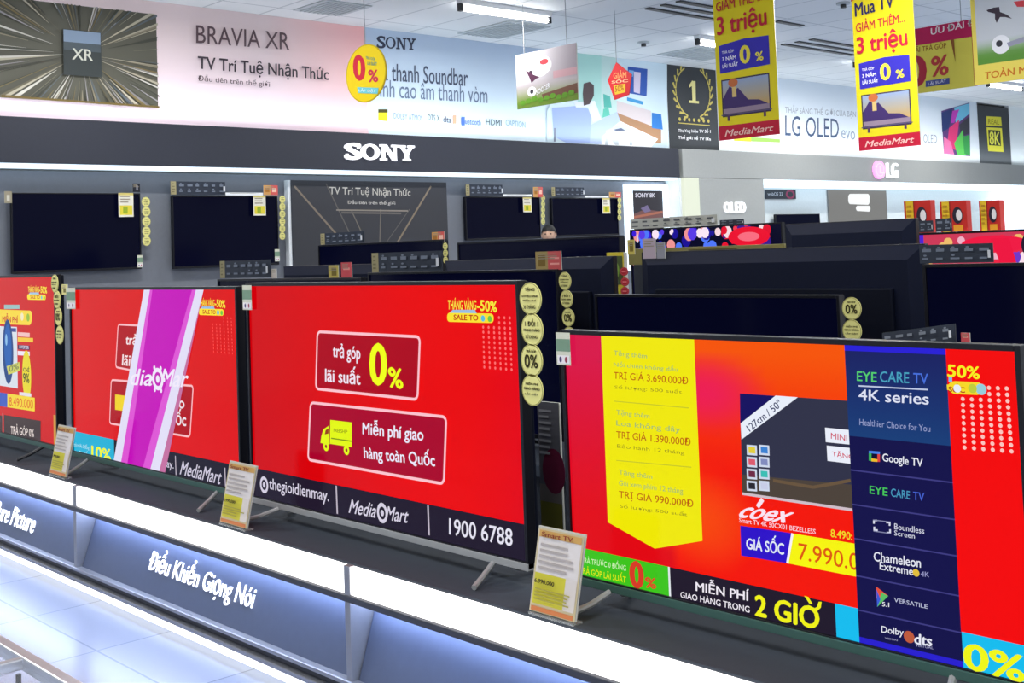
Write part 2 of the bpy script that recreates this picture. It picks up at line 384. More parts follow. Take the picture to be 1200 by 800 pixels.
def paint_blue(c):
    c.grid(ysplit, yend, 2.636, BT, lambda a, b: mix((222, 240, 250), (176, 194, 216), b * 1.2 - .1 - a * .2), 12, 8)  # blue print, paler low down where header LED glow is painted in
    k = (52, 58, 78)
    c.slab((442, 56), (487, 59), (442, 42), k)
    c.text('Hòa thanh Soundbar', (430, 93), (548, 101), (430, 72), (74, 84, 108), .008)
    c.text('Đỉnh cao âm thanh vòm', (433, 113), (571, 121), (433, 90), (104, 120, 148), -.004)
    c.poly([(443, 128), (454, 128), (454, 142), (443, 141)], (240, 220, 30)); c.poly([(443, 128), (454, 128), (454, 132), (443, 132)], (70, 66, 20))
    for a, b, s_, col in (((461, 139), (495, 142), 'DOLBY ATMOS', (140, 160, 190)), ((501, 141), (515, 142), 'DTS X', (90, 110, 120)), ((519, 143), (528, 144), 'dts', (60, 60, 90)), ((540, 145), (563, 147), 'Bluetooth', (80, 120, 200)), ((569, 146), (587, 148), 'HDMI', (80, 100, 110)), ((592, 147), (615, 150), 'CAPTION', (140, 170, 190))):
        c.text(s_, a, b, (a[0], a[1] - 7), col, .004)
    c.poly([(530, 135), (534, 135), (534, 145), (530, 145)], (235, 170, 140)); c.poly([(540, 137), (544, 137), (544, 147), (540, 147)], (80, 120, 220))
    # the printed living room
    c.poly([(676, 62), (781, 73), (781, 174), (640, 168), (640, 130)], (206, 226, 236))
    c.poly([(676, 62), (704, 65), (704, 140), (676, 138)], (168, 214, 206)); c.poly([(704, 65), (722, 67), (722, 140), (704, 140)], (188, 216, 212))
    c.poly([(735, 78), (758, 81), (757, 113), (734, 109)], (50, 88, 170)); c.poly([(742, 84), (750, 85), (749, 110), (742, 108)], (210, 200, 220)); c.poly([(736, 82), (742, 83), (741, 90), (736, 90)], (120, 170, 220))
    c.poly([(734, 114), (753, 119), (753, 123), (734, 118)], (66, 150, 205))
    c.poly([(722, 118), (762, 130), (762, 150), (722, 132)], (206, 196, 198)); c.poly([(722, 132), (774, 152), (774, 168), (764, 168), (722, 139)], (168, 128, 96))
    c.poly([(763, 132), (774, 134), (776, 152), (763, 150)], (46, 120, 196))
    c.poly([(722, 140), (770, 163), (762, 173), (700, 170)], (246, 250, 252))
    c.poly([(706, 110), (714, 113), (716, 126), (707, 126)], (84, 176, 164)); c.poly([(706, 128), (712, 125), (714, 135), (705, 138)], (96, 190, 170))
    c.poly([(646, 127), (680, 124), (692, 130), (692, 168), (664, 168), (648, 160)], (158, 178, 226)); c.poly([(692, 146), (722, 131), (726, 142), (704, 160), (704, 169), (690, 168)], (176, 194, 236))
    c.poly([(648, 150), (651, 150), (650, 166), (648, 166)], (120, 130, 150))
    c.poly([(672, 120), (696, 118), (704, 140), (694, 143), (688, 126), (674, 126)], (222, 228, 238)); c.poly([(683, 98), (690, 96), (695, 100), (695, 112), (690, 122), (683, 124), (682, 110)], (78, 66, 68))
    c.poly([(709, 153), (722, 147), (740, 152), (740, 170), (737, 170), (737, 158), (724, 158), (724, 170), (720, 170), (712, 160), (711, 170), (708, 170)], (196, 206, 214)); c.poly([(718, 152), (727, 150), (732, 153), (722, 154)], (90, 100, 126))
banner_board('wall_banner', ysplit, yend, 2.636, BT, 'pale blue wall banner with soundbar text and a printed sofa scene', paint_blue)
y1s, y1e = yend + .01, FB.uv(840, 120)[0]
def paint_award(c):
    c.rect(y1s, y1e, 2.636, BT, (54, 58, 62))
    g = (206, 190, 96); u, v = c.P((812, 108))
    for s_ in (-1, 1):
        for k in range(9):
            a = -PI / 2 + s_ * (.35 + k * .26); uu, vv = u + .37 * math.cos(a), v + .37 * math.sin(a) * .95
            c.polyuv([(uu, vv), (uu + .09 * math.cos(a + s_ * 1.1), vv + .09 * math.sin(a + s_ * 1.1)), (uu + .1 * math.cos(a + s_ * .75), vv + .1 * math.sin(a + s_ * .75)), (uu + .03 * math.cos(a), vv + .03 * math.sin(a))], g)
            b = a + s_ * .25; c.polyuv([(u + .36 * math.cos(a), v + .345 * math.sin(a)), (u + .38 * math.cos(a), v + .365 * math.sin(a)), (u + .38 * math.cos(b), v + .365 * math.sin(b)), (u + .36 * math.cos(b), v + .345 * math.sin(b))], g)
    c.poly([(810, 95), (814.5, 95), (815, 119), (811, 119)], (236, 226, 150)); c.poly([(811, 94), (811.5, 100), (807, 103), (807, 100)], (236, 226, 150)); c.poly([(807, 117.5), (818.5, 118.5), (818.5, 121.5), (807, 120.5)], (236, 226, 150))
    for k in range(7): c.dot((796 + k * 5.6, 139.5 + k * .4), .025, g)
    c.line((794, 144), (831, 147), .012, g)
    c.text('Thương hiệu TV Số 1', (794, 156), (832, 157), (794, 150), (236, 236, 236), .02); c.text('Thế giới về TV lớn', (794, 164), (832, 166), (794, 158), (236, 236, 236), .02)
banner_board('award_panel', y1s, y1e, 2.636, BT, 'black wall panel with a golden laurel wreath and number 1', paint_award)
ylg0, ylg1 = y1e + .01, FB.uv(1146, 150)[0]
def paint_lg(c):
    c.grid(ylg0, ylg1, 2.636, BT, lambda a, b: mix((246, 250, 252), (206, 218, 228), b), 10, 6)
    c.text('THẮP SÁNG THẾ GIỚI CỦA BẠN', (920, 134), (1003, 139), (920, 121), (150, 156, 166), -.004)
    c.text('LG OLED', (920, 159), (983, 162), (920, 135), (64, 84, 116), .002); c.text('evo', (986, 162), (1002, 164), (986, 152), (140, 156, 176), -.004)
    c.text('OLED', (1082, 167), (1098, 168), (1082, 157), (150, 156, 166), -.006)
    c.poly([(860, 159), (914, 163), (914, 167), (860, 165)], (150, 220, 90)); c.poly([(860, 159), (880, 160.5), (880, 166), (860, 165)], (226, 220, 50))
    c.poly([(1103, 130), (1136, 120), (1137, 183), (1106, 180)], (96, 60, 120))
    for q, col in (([(1103, 132), (1116, 127), (1112, 150), (1104, 155)], (40, 56, 110)), ([(1118, 126), (1136, 121), (1136, 133), (1120, 146)], (110, 190, 220)), ([(1112, 150), (1124, 140), (1120, 176), (1110, 170)], (226, 60, 120)), ([(1124, 146), (1136, 136), (1136, 156), (1126, 160)], (60, 60, 70)),
                   ([(1118, 168), (1128, 152), (1132, 182), (1122, 182)], (96, 200, 90)), ([(1106, 160), (1114, 166), (1118, 181), (1106, 180)], (236, 120, 170)), ([(1128, 160), (1136, 158), (1137, 182), (1130, 180)], (60, 160, 80)), ([(1116, 130), (1124, 128), (1118, 144), (1114, 144)], (190, 60, 180))): c.poly(q, col)
banner_board('wall_banner', ylg0, ylg1, 2.636, BT, 'white wall banner with grey lettering behind the two tall yellow banners', paint_lg)
y8e = FB.uv(1183, 150)[0]
def paint_8k(c):
    c.grid(ylg1 + .01, y8e, 2.636, BT - .05, lambda a, b: mix((112, 118, 122), (58, 62, 66), b * 2), 4, 5)
    c.poly([(1156, 136), (1173, 137), (1174, 148), (1156, 147)], (222, 216, 60)); c.text('REAL', (1158, 145), (1171, 146), (1158, 139), (150, 140, 30), .01)
    c.poly([(1156, 149), (1174, 150), (1176, 178), (1158, 177)], (232, 226, 70)); c.poly([(1158, 152), (1172, 153), (1173, 171), (1159, 170)], (58, 62, 40))
    c.text('8K', (1160, 169), (1172, 170), (1159.5, 154), (240, 236, 90), .02)
banner_board('resolution_panel', ylg1 + .01, y8e, 2.636, BT - .05, 'dark wall panel with yellow 8K plate at right end of the white banner', paint_8k)
banner_board('wall_banner', y8e + .01, 26.9, 2.636, BT, 'plain white banner board at the far right behind the black 8K panel', lambda c: c.rect(y8e + .01, 26.9, 2.636, BT, (232, 240, 242)))

# LED line lying in the trough on top of each header, lighting the banners
def cove(y0, y1, x, z, en, up=True):
    l = bpy.data.lights.new('header_uplight', 'AREA'); l.shape = 'RECTANGLE'; l.size = .05; l.size_y = y1 - y0; l.energy = en; l.color = (.9, .96, 1)
    o = bpy.data.objects.new('header_uplight', l); COL.objects.link(o); o.location = (x, (y0 + y1) / 2, z); o.rotation_euler = (PI if up else 0, 0, 0); return o
cl = cove(2.7, 12.2, -9.99, 2.64, COVE_W); cl.rotation_euler = (PI, math.radians(16), 0)
cl = cove(12.6, 26, -9.99, 2.64, COVE_W * 1.4); cl.rotation_euler = (PI, math.radians(16), 0)

cove(2.7, 12.2, -9.9, 2.66, 12); cove(12.6, 26, -9.9, 2.66, 16)  # upward lamps added ahead of the headers to brighten the nearby ceiling
# pale grey bay to the right: header, lit column, alcove
lg = thing('header_fascia', (-10.2, 19.5, 2.25), 'pale grey header board under the white banner, right of the dark bay', 'header board')
boxo('board', -10.43, -10.0, 12.4, 26.9, 2.245, 2.63, 'lg_grey', lg, .006)
ya0, ya1 = F.uv(895, 215)[0], 22.2
boxo('light_strip', -10.36, -10.01, ya0 + .02, ya1, 2.15, 2.242, 'cove_led', None, 0)
for o_ in bpy.data.objects:
    if o_.name.startswith('light_strip') and 'label' not in o_: tag(o_, 'broad white light line under the pale grey header', 'light strip')
yc0, yc1 = max(12.4, F.uv(801, 240)[0]), F.uv(820, 240)[0]
t = thing('light_column', (-10.2, (yc0 + yc1) / 2, 0), 'tall glowing pale column between the dark bay and the grey wall panel', 'light column')
boxo('lit_face', -10.05, -9.995, yc0, yc1, .02, 2.24, 'column_light', t); boxo('body', -10.41, -10.05, yc0, yc1, 0, 2.24, 'white_paint', t)
t = thing('wall_panel', (-10.2, (yc1 + ya0) / 2, 0), 'pale grey wall panel with glowing OLED letters', 'wall panel')
boxo('panel', -10.41, -10.0, yc1 + .004, ya0 - .004, 0, 2.24, 'lg_grey', t)
u0, v0 = F.uv(848, 249); u1, v1 = F.uv(872, 237)
s_ = thing('letter_sign', (-9.98, (u0 + u1) / 2, v0), 'small glowing OLED letter sign on the pale grey wall panel', 'sign')
word_letters('OLED', F, (u0, u1, v0, v1), .001, .03, 'white_letter', s_, [1.1, .7, .7, 1], False, .22)
u0, v0 = F.uv(1023, 209); u1, v1 = F.uv(1050, 190); um = u0 + (u1 - u0) * .48
s_ = thing('letter_sign', (-9.98, (u0 + u1) / 2, v0), 'glowing sign of a pink disc and two white letters on the pale grey header', 'sign')
uc, vc, rr = (u0 + um) / 2 - .02, (v0 + v1) / 2, (v1 - v0) / 2 * 1.05
b = MB(); n = 32
b.prism([F.pt(uc + rr * 1.15 * math.cos(2 * PI * k / n), vc + rr * math.sin(2 * PI * k / n), .001) for k in range(n)], [F.pt(uc + rr * 1.15 * math.cos(2 * PI * k / n), vc + rr * math.sin(2 * PI * k / n), .04) for k in range(n)])
o = b.build('disc', 'pink_letter', s_); plabel(o, 'pink glowing disc')
c = Canvas(F, .002, .041); c.ell(uc, vc, rr * .85, rr * .74, (255, 236, 250), 28, .86); c.rect(uc - .02, uc + .02, vc - rr * .4, vc + rr * .45, (255, 240, 250)); c.rect(uc, uc + .14, vc - rr * .42, vc - rr * .3, (255, 240, 250)); c.ell(uc - .12, vc + .05, .03, .02, (255, 240, 250)); c.build('face_mark', 'backlit_print', o)
word_letters('LG', F, (um + .05, u1, v0 + .02, v1 - .02), .001, .04, 'white_letter', s_, [.85, 1.1], False, .1)
A = Fr('X', -10.38)
o_ = boxo('wall_panel', -10.44, -10.405, ya0, 26.9, 0, 2.14, 'alcove_white', None, 0); tag(o_, 'white back panel of the lit alcove under the pale grey header', 'wall panel')
o_ = boxo('light_column', -10.4, -10.0, ya1, ya1 + .5, 0, 2.24, 'cove_led', None, .004); tag(o_, 'white glowing upright at the right end of the lit alcove', 'light column')
def flat_sign(fr, pxs, name, label, cat, paint, th=.04, m='print', body='card_dark', group=None, d=0.0):
    us = [fr.uv(*p) for p in pxs]; u0, u1 = min(p[0] for p in us), max(p[0] for p in us); v0, v1 = min(p[1] for p in us), max(p[1] for p in us)
    a, b_ = fr.pt(u0, v0, d - th), fr.pt(u1, v1, d)
    t = thing(name, fr.pt((u0 + u1) / 2, v0, d - th / 2), label, cat, group)
    MB().box(*sorted((a[0], b_[0])), *sorted((a[1], b_[1])), v0, v1).build('body', body, t, .002)
    c = Canvas(fr, .0002, d); paint(c, u0, u1, v0, v1); c.build('face', m, t); return t
def p_(c, u0, u1, v0, v1):
    c.rect(u0, u1, v0, v1, (52, 56, 62)); c.ell(u1 - .15, (v0 + v1) / 2, .12, .07, (150, 60, 90), 20, .6)
    c.text('webOS 22', (u0 + .05, v0 + .05), (u1 - .35, v0 + .05), (u0 + .05, v1 - .04), (190, 195, 200), .01, px=False)
flat_sign(A, [(897, 222), (933, 233)], 'black_plaque', 'small black plaque with a red ring high in the lit alcove', 'plaque', p_, .02)
def p_(c, u0, u1, v0, v1):
    c.rect(u0, u1, v0, v1, (126, 126, 124)); c.rbox([(994, 227), (1019, 227), (1019, 240), (994, 239)], .06, 0, (252, 255, 255), None); c.rbox([(1003, 241), (1020, 241), (1020, 248), (1003, 247)], .05, 0, (252, 255, 255), None)
flat_sign(A, [(970, 222.5), (1042, 290)], 'grey_signboard', 'grey panel with two glowing white blocks in the lit alcove', 'sign', p_, .02, 'backlit_print', 'grey_sign')

# ------------------------------------------------------------------ televisions
def screen_quad(fr, x0, x1, z0, z1, col): pass
def tv(fr, u0, u1, v0, v1, label, group, paint=None, legs=None, trim=None, shelf=None, bez=.012, name='television', back_m='tv_back', energy=None, depth=.05, wall=False, trim_h=.02):
    """u0..u1, v0..v1 = outer frame on plane fr (its front); legs = the u of both feet"""
    k = fr.k
    t = thing(name, fr.pt((u0 + u1) / 2, shelf if shelf is not None else v0, -.03), label, 'television', group)
    def bx(b, a0, a1, c0, c1, d0, d1):
        p, q = fr.pt(a0, c0, d0), fr.pt(a1, c1, d1); b.box(*sorted((p[0], q[0])), *sorted((p[1], q[1])), *sorted((p[2], q[2]))); return b
    f = MB(); e = .004                                        # frame
    bx(f, u0, u0 + bez, v0, v1, -.03, e); bx(f, u1 - bez, u1, v0, v1, -.03, e); bx(f, u0 + bez, u1 - bez, v1 - bez, v1, -.03, e); bx(f, u0 + bez, u1 - bez, v0, v0 + trim_h, -.03, e - .001)
    f.build('frame', 'bezel', t, .0015)
    bk = MB(); bx(bk, u0 + .004, u1 - .004, v0 + .004, v1 - .004, -.045, -.012); W, H = u1 - u0, v1 - v0
    bx(bk, u0 + W * .1, u1 - W * .1, v0 + .02, v0 + H * .62, -.045 - depth, -.04); bk.build('back_cover', back_m, t, .004)
    if paint:
        c = Canvas(fr, .00002, -.004); paint(c, u0 + bez, u1 - bez, v0 + trim_h, v1 - bez); c.build('screen', 'lit_screen', t)
    else:
        s = MB(); s.face([fr.pt(a, b, -.004) for a, b in ((u0 + bez, v0 + trim_h), (u1 - bez, v0 + trim_h), (u1 - bez, v1 - bez), (u0 + bez, v1 - bez))]); s.build('screen', 'dark_screen', t)
    if trim:
        b = MB(); bx(b, u0, u1, v0 - .004, v0 + trim_h * .8, -.03, e + .003); b.build('bottom_trim', trim[0], t, .0015)
    if legs:
        for i, uu in enumerate(legs):
            uu, lean = uu if isinstance(uu, tuple) else (uu, (-.05, .05)[i]); sg_ = 1; top = v0 + .005; b = MB()
            for dd, ln in ((.115, lean), (-.125, lean)):
                b.tube([fr.pt(uu, top, -.018), fr.pt(uu + sg_ * ln * .5, (top + shelf) / 2 - .004, dd * .5), fr.pt(uu + sg_ * ln, shelf + .008, dd)], .008, 8)
            b.build('leg', trim[1] if trim else 'dark_leg', t)
    elif shelf is not None:
        b = MB(); um = (u0 + u1) / 2; bx(b, um - .2, um + .2, shelf, shelf + .012, -.14, .1); bx(b, um - .05, um + .05, shelf, v0 + .05, -.06, -.035); b.build('stand', 'dark_leg', t, .003)
    elif wall:
        b = MB(); bx(b, (u0 + u1) / 2 - .15, (u0 + u1) / 2 + .15, v0 + H * .3, v0 + H * .7, -wall, -.05); b.build('wall_mount', 'dark_leg', t)
    if energy:
        tl, br = fr.uv(*energy[0]), fr.uv(*energy[1]); c = Canvas(fr, .0004, .0055)
        c.rect(tl[0], br[0], br[1], tl[1], (206, 206, 186)); h = tl[1] - br[1]
        c.rect(tl[0], br[0], br[1] + h * .42, tl[1] - h * .2, (118, 146, 122)); c.rect(tl[0] + .004, br[0] - .004, br[1] + h * .05, br[1] + h * .3, (232, 226, 226))
        c.ell((tl[0] * .7 + br[0] * .3), br[1] + h * .17, .005, .008, (80, 70, 110)); c.ell((tl[0] * .3 + br[0] * .7), br[1] + h * .17, .005, .008, (150, 60, 80))
        plabel(c.build('energy_label', 'print', t), 'pale green and white energy label at the frame edge')
    return t

YT = 2.25; FT = Fr('Y', YT); SH = .445
RED = (226, 0, 8)
def badge(c, x0, x1, y0, y1, dy=1.5):
    """the small yellow sale badge of two lines"""
    h = y1 - y0; w_ = x1 - x0
    c.poly([(x0 + w_ * .1, y0 + h * .5), (x0 + w_ * .55, y0 + h * .5), (x0 + w_ * .6, y0 + h * .68), (x0, y0 + h * .68)], (150, 190, 226))
    c.text('THÁNG VÀNG', (x0, y0 + h * .48), (x0 + w_ * .58, y0 + h * .5), (x0, y0), (246, 226, 70), .03)
    c.text('-50%', (x0 + w_ * .6, y0 + h * .52), (x1, y0 + h * .55 + dy), (x0 + w_ * .6, y0 + h * .08), (246, 232, 60), .035)
    c.rbox([(x0 - 1, y0 + h * .62), (x1 - w_ * .06, y0 + h * .66), (x1 - w_ * .06, y1 + dy), (x0 - 1, y1)], .012, 0, (250, 226, 50), None)
    c.text('SALE TO', (x0 + w_ * .12, y1 - h * .08), (x0 + w_ * .62, y1 - h * .05), (x0 + w_ * .12, y0 + h * .7), (190, 20, 20), .03)
    c.dot((x0 + w_ * .72, y1 - h * .14), .009, (90, 190, 220)); c.dot((x0 + w_ * .86, y1 - h * .12), .009, (110, 200, 70))
def dots(c, p00, p10, p01, p11, nx, ny, r, col, skip):
    for j in range(ny):
        for i in range(nx):
            if skip(i, j): continue
            a, b = i / (nx - 1), j / (ny - 1)
            x = (p00[0] * (1 - a) + p10[0] * a) * (1 - b) + (p01[0] * (1 - a) + p11[0] * a) * b
            y = (p00[1] * (1 - a) + p10[1] * a) * (1 - b) + (p01[1] * (1 - a) + p11[1] * a) * b
            u, v = c.P((x, y)); c.ell(u, v, r, r, col, 8)

# --- the centre television: zero percent and lorry
u0 = FT.uv(288.5, 333)[0]; u1 = FT.uv(608, 332)[0]; v1 = FT.uv(450, 330)[1]; v0 = FT.uv(450, 625)[1]
def paint_centre(c, a, b, lo, hi):
    c.grid(a, b, lo, hi, lambda x, y: mix(mix((206, 0, 10), (234, 2, 4), x * 1.4), (222, 0, 30), max(0, x - .85) * 4), 12, 8)
    PK = (255, 196, 206); DR = (172, 0, 28)
    c.rbox([(370, 387), (492, 393), (489, 470), (368, 457)], .022, .009, PK, DR)
    c.text('trả góp', (389, 423), (421, 426), (389, 402), (240, 226, 240), .022); c.text('lãi suất', (380, 447), (421, 451), (380, 427), (240, 226, 240), .022)
    c.text('0', (433, 450), (451, 451), (433, 403), (238, 252, 20), .035); c.text('%', (455, 453), (471, 456), (454, 430), (238, 252, 20), .03)
    c.rbox([(362, 470), (523, 487), (520, 569), (359, 540)], .022, .009, PK, (168, 0, 42))
    yl = (226, 246, 10)
    c.poly([(386, 492), (411, 495), (411, 524), (385.5, 520)], yl); c.poly([(384, 499), (378, 503), (375.5, 511), (374.5, 519), (385, 521)], yl); c.poly([(384, 502), (380.5, 504), (379.5, 509), (384, 508)], (150, 60, 20))
    c.dot((381, 523), .016, yl); c.dot((405, 527.5), .016, yl); c.dot((381, 523), .006, (150, 0, 40)); c.dot((405, 527.5), .006, (150, 0, 40)); c.line((387, 513.5), (411, 517), .004, (120, 150, 20)); c.text('FREESHIP', (390, 506), (406, 508), (390, 502), (120, 130, 20), .01)
    c.text('Miễn phí giao', (424, 513), (495, 521), (424, 491), (236, 232, 250), .02); c.text('hàng toàn Quốc', (426, 541), (509, 551), (425, 519), (236, 232, 250), .02)
    badge(c, 524, 581, 349, 377)
    dots(c, (565, 371.5), (596.5, 372.5), (567, 430), (599, 433), 6, 11, .0045, (255, 110, 110), lambda i, j: j < 2 and i < 3)
    vf = c.P((450, 580))[1]; c.rect(a, b, lo, vf, (32, 24, 44))
    wh = (214, 208, 226)
    for x, y0_, y1_ in ((394, 569, 602), (501.5, 592, 627)): c.line((x - .5, y0_), (x + .8, y1_), .008, (190, 180, 196))
    g0, g1 = c.P((309, 568)); c.ell(g0, g1, .028, .03, wh, 20, .62); c.ell(g0, g1, .009, .01, wh, 12)
    c.text('thegioidienmay.', (315, 577), (385, 592), (315, 560), wh, .012)
    c.text('Media', (410, 601), (441, 607), (410, 585), wh, .012, shear=.12); g0, g1 = c.P((447.5, 601)); c.ell(g0, g1, .028, .032, wh, 20, .62); c.ell(g0, g1, .009, .01, wh, 12)
    c.text('Mart', (453, 609), (478, 613), (453, 593), wh, .012, shear=.12)
    c.text('1900 6788', (526, 626), (600, 640), (526, 607), (228, 226, 240), .014)
tv(FT, u0, u1, v0, v1, 'large lit red television in the centre showing 0% and a yellow delivery lorry', 'lit televisions on the front platform', paint_centre, ((-3.672, -.11), (-2.561, .05)), ('silver', 'silver'), SH, energy=((285.5, 334), (297, 363)))
U3 = (u0, u1)

# --- the television with the magenta ribbon
u0 = FT.uv(81.5, 338)[0]; u1 = FT.uv(277.5, 336)[0]; v1 = FT.uv(180, 336)[1]; v0 = FT.uv(180, 556)[1]
def paint_ribbon(c, a, b, lo, hi):
    c.grid(a, b, lo, hi, lambda x, y: mix((216, 20, 18), (224, 2, 6), abs(x - .5) * 0 + (1 - y) * .4 + x * .5), 8, 6)
    PK = (250, 190, 196); DR = (176, 8, 24)
    c.rbox([(137, 379), (212, 383), (208, 446), (134, 431)], .02, .008, PK, DR); c.text('trả góp', (146, 407), (178, 409), (147, 391), (246, 226, 230), .022); c.text('lãi suất', (142, 428), (178, 431), (143, 411), (246, 226, 230), .022)
    c.rbox([(129, 444), (226, 451), (222, 513), (127, 497)], .02, .008, PK, DR); c.text('Miễn phí giao', (150, 476), (215, 483), (150, 456), (240, 224, 232), .02); c.text('toàn Quốc', (165, 495), (217, 502), (165, 474), (240, 224, 232), .02); c.poly([(134, 462), (148, 464), (147, 482), (134, 480)], (240, 210, 30))
    badge(c, 233, 263, 349, 369, 1)
    dots(c, (248, 372), (270, 373), (250, 412), (272, 414), 6, 11, .004, (240, 80, 76), lambda i, j: j < 2 and i < 3)
    vf = c.P((230, 535.5))[1]; c.rect(a, b, lo, vf, (30, 26, 44)); um = c.P((133, 520))[0]; c.rect(a, um, lo, vf, (26, 176, 214))
    c.text('trả trước 0 đồng', (86, 524), (104, 528), (86, 517), (180, 226, 236), .01); c.text('ưu đãi đến', (86, 532), (104, 536), (86, 525), (180, 226, 236), .01); c.text('10%', (107, 536), (129, 541), (107, 522), (240, 246, 30), .03)
    c.line((205, 534), (206, 560), .007, (190, 180, 196)); c.line((263, 548), (264, 576), .007, (190, 180, 196))
    c.text('MediaMart', (212, 556), (259, 568), (212, 540), (206, 200, 220), .012, shear=.08); c.text('may.', (189, 549), (203, 552), (189, 540), (206, 200, 220), .01)
    top, bot = hi, lo
    def band(x0t, x1t, x0b, x1b, col):
        q = [c.P((x0t, 338)), c.P((x1t, 338)), c.P((x1b, 549)), c.P((x0b, 544))]
        def ext(p, r, v): k = (v - p[1]) / (r[1] - p[1]); return (p[0] + (r[0] - p[0]) * k, v)
        c.polyuv([ext(q[0], q[3], top), ext(q[1], q[2], top), ext(q[1], q[2], bot), ext(q[0], q[3], bot)], col)
    band(224, 238.5, 184, 194, (196, 110, 160)); band(168.5, 238.5, 132, 187, (226, 222, 246)); band(175.5, 229.5, 141, 176, (196, 0, 186)); band(175.5, 178.5, 141, 148, (222, 84, 212)); band(225, 229.5, 168, 176, (220, 84, 212))
    wh = (240, 232, 250)
    c.text('dia', (153, 451), (179, 452), (153, 432), wh, .014, shear=.15); g0, g1 = c.P((184.5, 444)); c.ell(g0, g1, .05, .046, wh, 24, .62); c.ell(g0, g1, .016, .016, wh, 14)
    for k in range(6): q = k * PI / 3; c.ell(g0 + .056 * math.cos(q), g1 + .052 * math.sin(q), .01, .01, wh, 8)
    c.text('Mar', (190, 452), (220, 454), (190, 432), wh, .014, shear=.15)
tv(FT, u0, u1, v0, v1, 'lit red television with a slanting magenta ribbon across its picture', 'lit televisions on the front platform', paint_ribbon, ((-5.305, .045), (-4.132, .07)), ('green_trim', 'silver'), SH, energy=((79, 337), (90, 362)))
U2 = (u0, u1)

# --- the leftmost television, cut by the frame
u1 = FT.uv(64.5, 322)[0]; u0 = u1 - 1.45; v1 = FT.uv(40, 322)[1]; v0 = FT.uv(40, 520)[1]
def paint_washer(c, a, b, lo, hi):
    c.grid(a, b, lo, hi, lambda x, y: mix((206, 30, 24), (208, 10, 14), min(1, abs(y - .45) * 1.0)), 6, 8)
    badge(c, 32, 54, 334, 351, .5)
    c.rbox([(-14, 362), (37, 364), (36, 381), (-14, 379)], .03, 0, (244, 214, 60), None); c.text('MIỄN PHÍ', (2, 377), (20, 378), (2, 367), (200, 40, 20), .03); c.dot((25, 371), .02, (240, 230, 190)); c.dot((32, 372), .02, (150, 190, 60)); c.poly([(4, 357), (22, 357), (22, 362), (4, 362)], (150, 190, 190))
    c.poly([(-24, 381), (19, 383), (20, 455), (-24, 448)], (214, 222, 232)); c.poly([(5, 384), (18, 384.5), (18, 389), (5, 388)], (60, 74, 150)); g = c.P((8.5, 412)); c.ell(*g, .075, .165, (24, 66, 130)); c.ell(g[0], g[1] + .02, .05, .12, (22, 92, 176)); c.ell(g[0] - .02, g[1] + .06, .015, .03, (140, 190, 230))
    c.poly([(7, 429), (22, 424), (23, 434), (9, 439)], (206, 206, 90)); c.text('0%', (10, 436), (21, 432), (10, 429), (120, 130, 80), .02)
    for y, col, w_ in ((389, (240, 190, 190), 34), (395, (240, 200, 60), 38), (404, (70, 30, 80), 34), (411, (236, 226, 240), 34)): c.poly([(20, y), (w_, y + 1), (w_, y + 6), (20, y + 5)], col)
    c.text('INVERTER', (22, 408), (33, 409), (22, 404.5), (230, 220, 240), .02)
    g = c.P((30.5, 440)); c.ell(*g, .058, .125, (230, 214, 40)); c.text('CHỈ', (26.5, 435), (33.5, 436), (26.5, 429), (60, 60, 20), .03); c.text('9%', (26.5, 448), (33.5, 449), (26.5, 437), (70, 80, 20), .03)
    c.poly([(-6, 459), (8, 461), (8, 477), (-6, 475)], (60, 90, 190)); c.poly([(8, 461), (40, 466), (40, 482), (8, 477)], (240, 214, 50)); c.text('8.490.000', (10, 475), (38, 479), (10, 465), (226, 110, 20), .015); c.poly([(22, 459), (36, 461), (36, 465), (22, 463)], (226, 220, 226))
    c.poly([(-40, 481), (2, 487), (2, 512), (-40, 505)], (66, 52, 52)); c.poly([(4, 486), (47, 493), (47, 519), (4, 512)], (66, 52, 52)); c.text('TRẢ GÓP 0%', (12, 508), (39, 512), (12, 496), (230, 216, 210), .02)
    c.line((2.6, 484), (3, 512), .008, (180, 170, 170)); um = c.P((62, 490))[0]; c.polyuv([(um, lo), (b, lo), (b, lo + .14), (um, lo + .14)], (206, 150, 60))
tv(FT, u0, u1, v0, v1, 'leftmost lit red television showing a washing machine, cut by the photo edge', 'lit televisions on the front platform', paint_washer, ((u0 + .2, -.05), (-5.82, -.03)), ('green_trim', 'dark_leg'), SH)
U1 = (u0, u1)

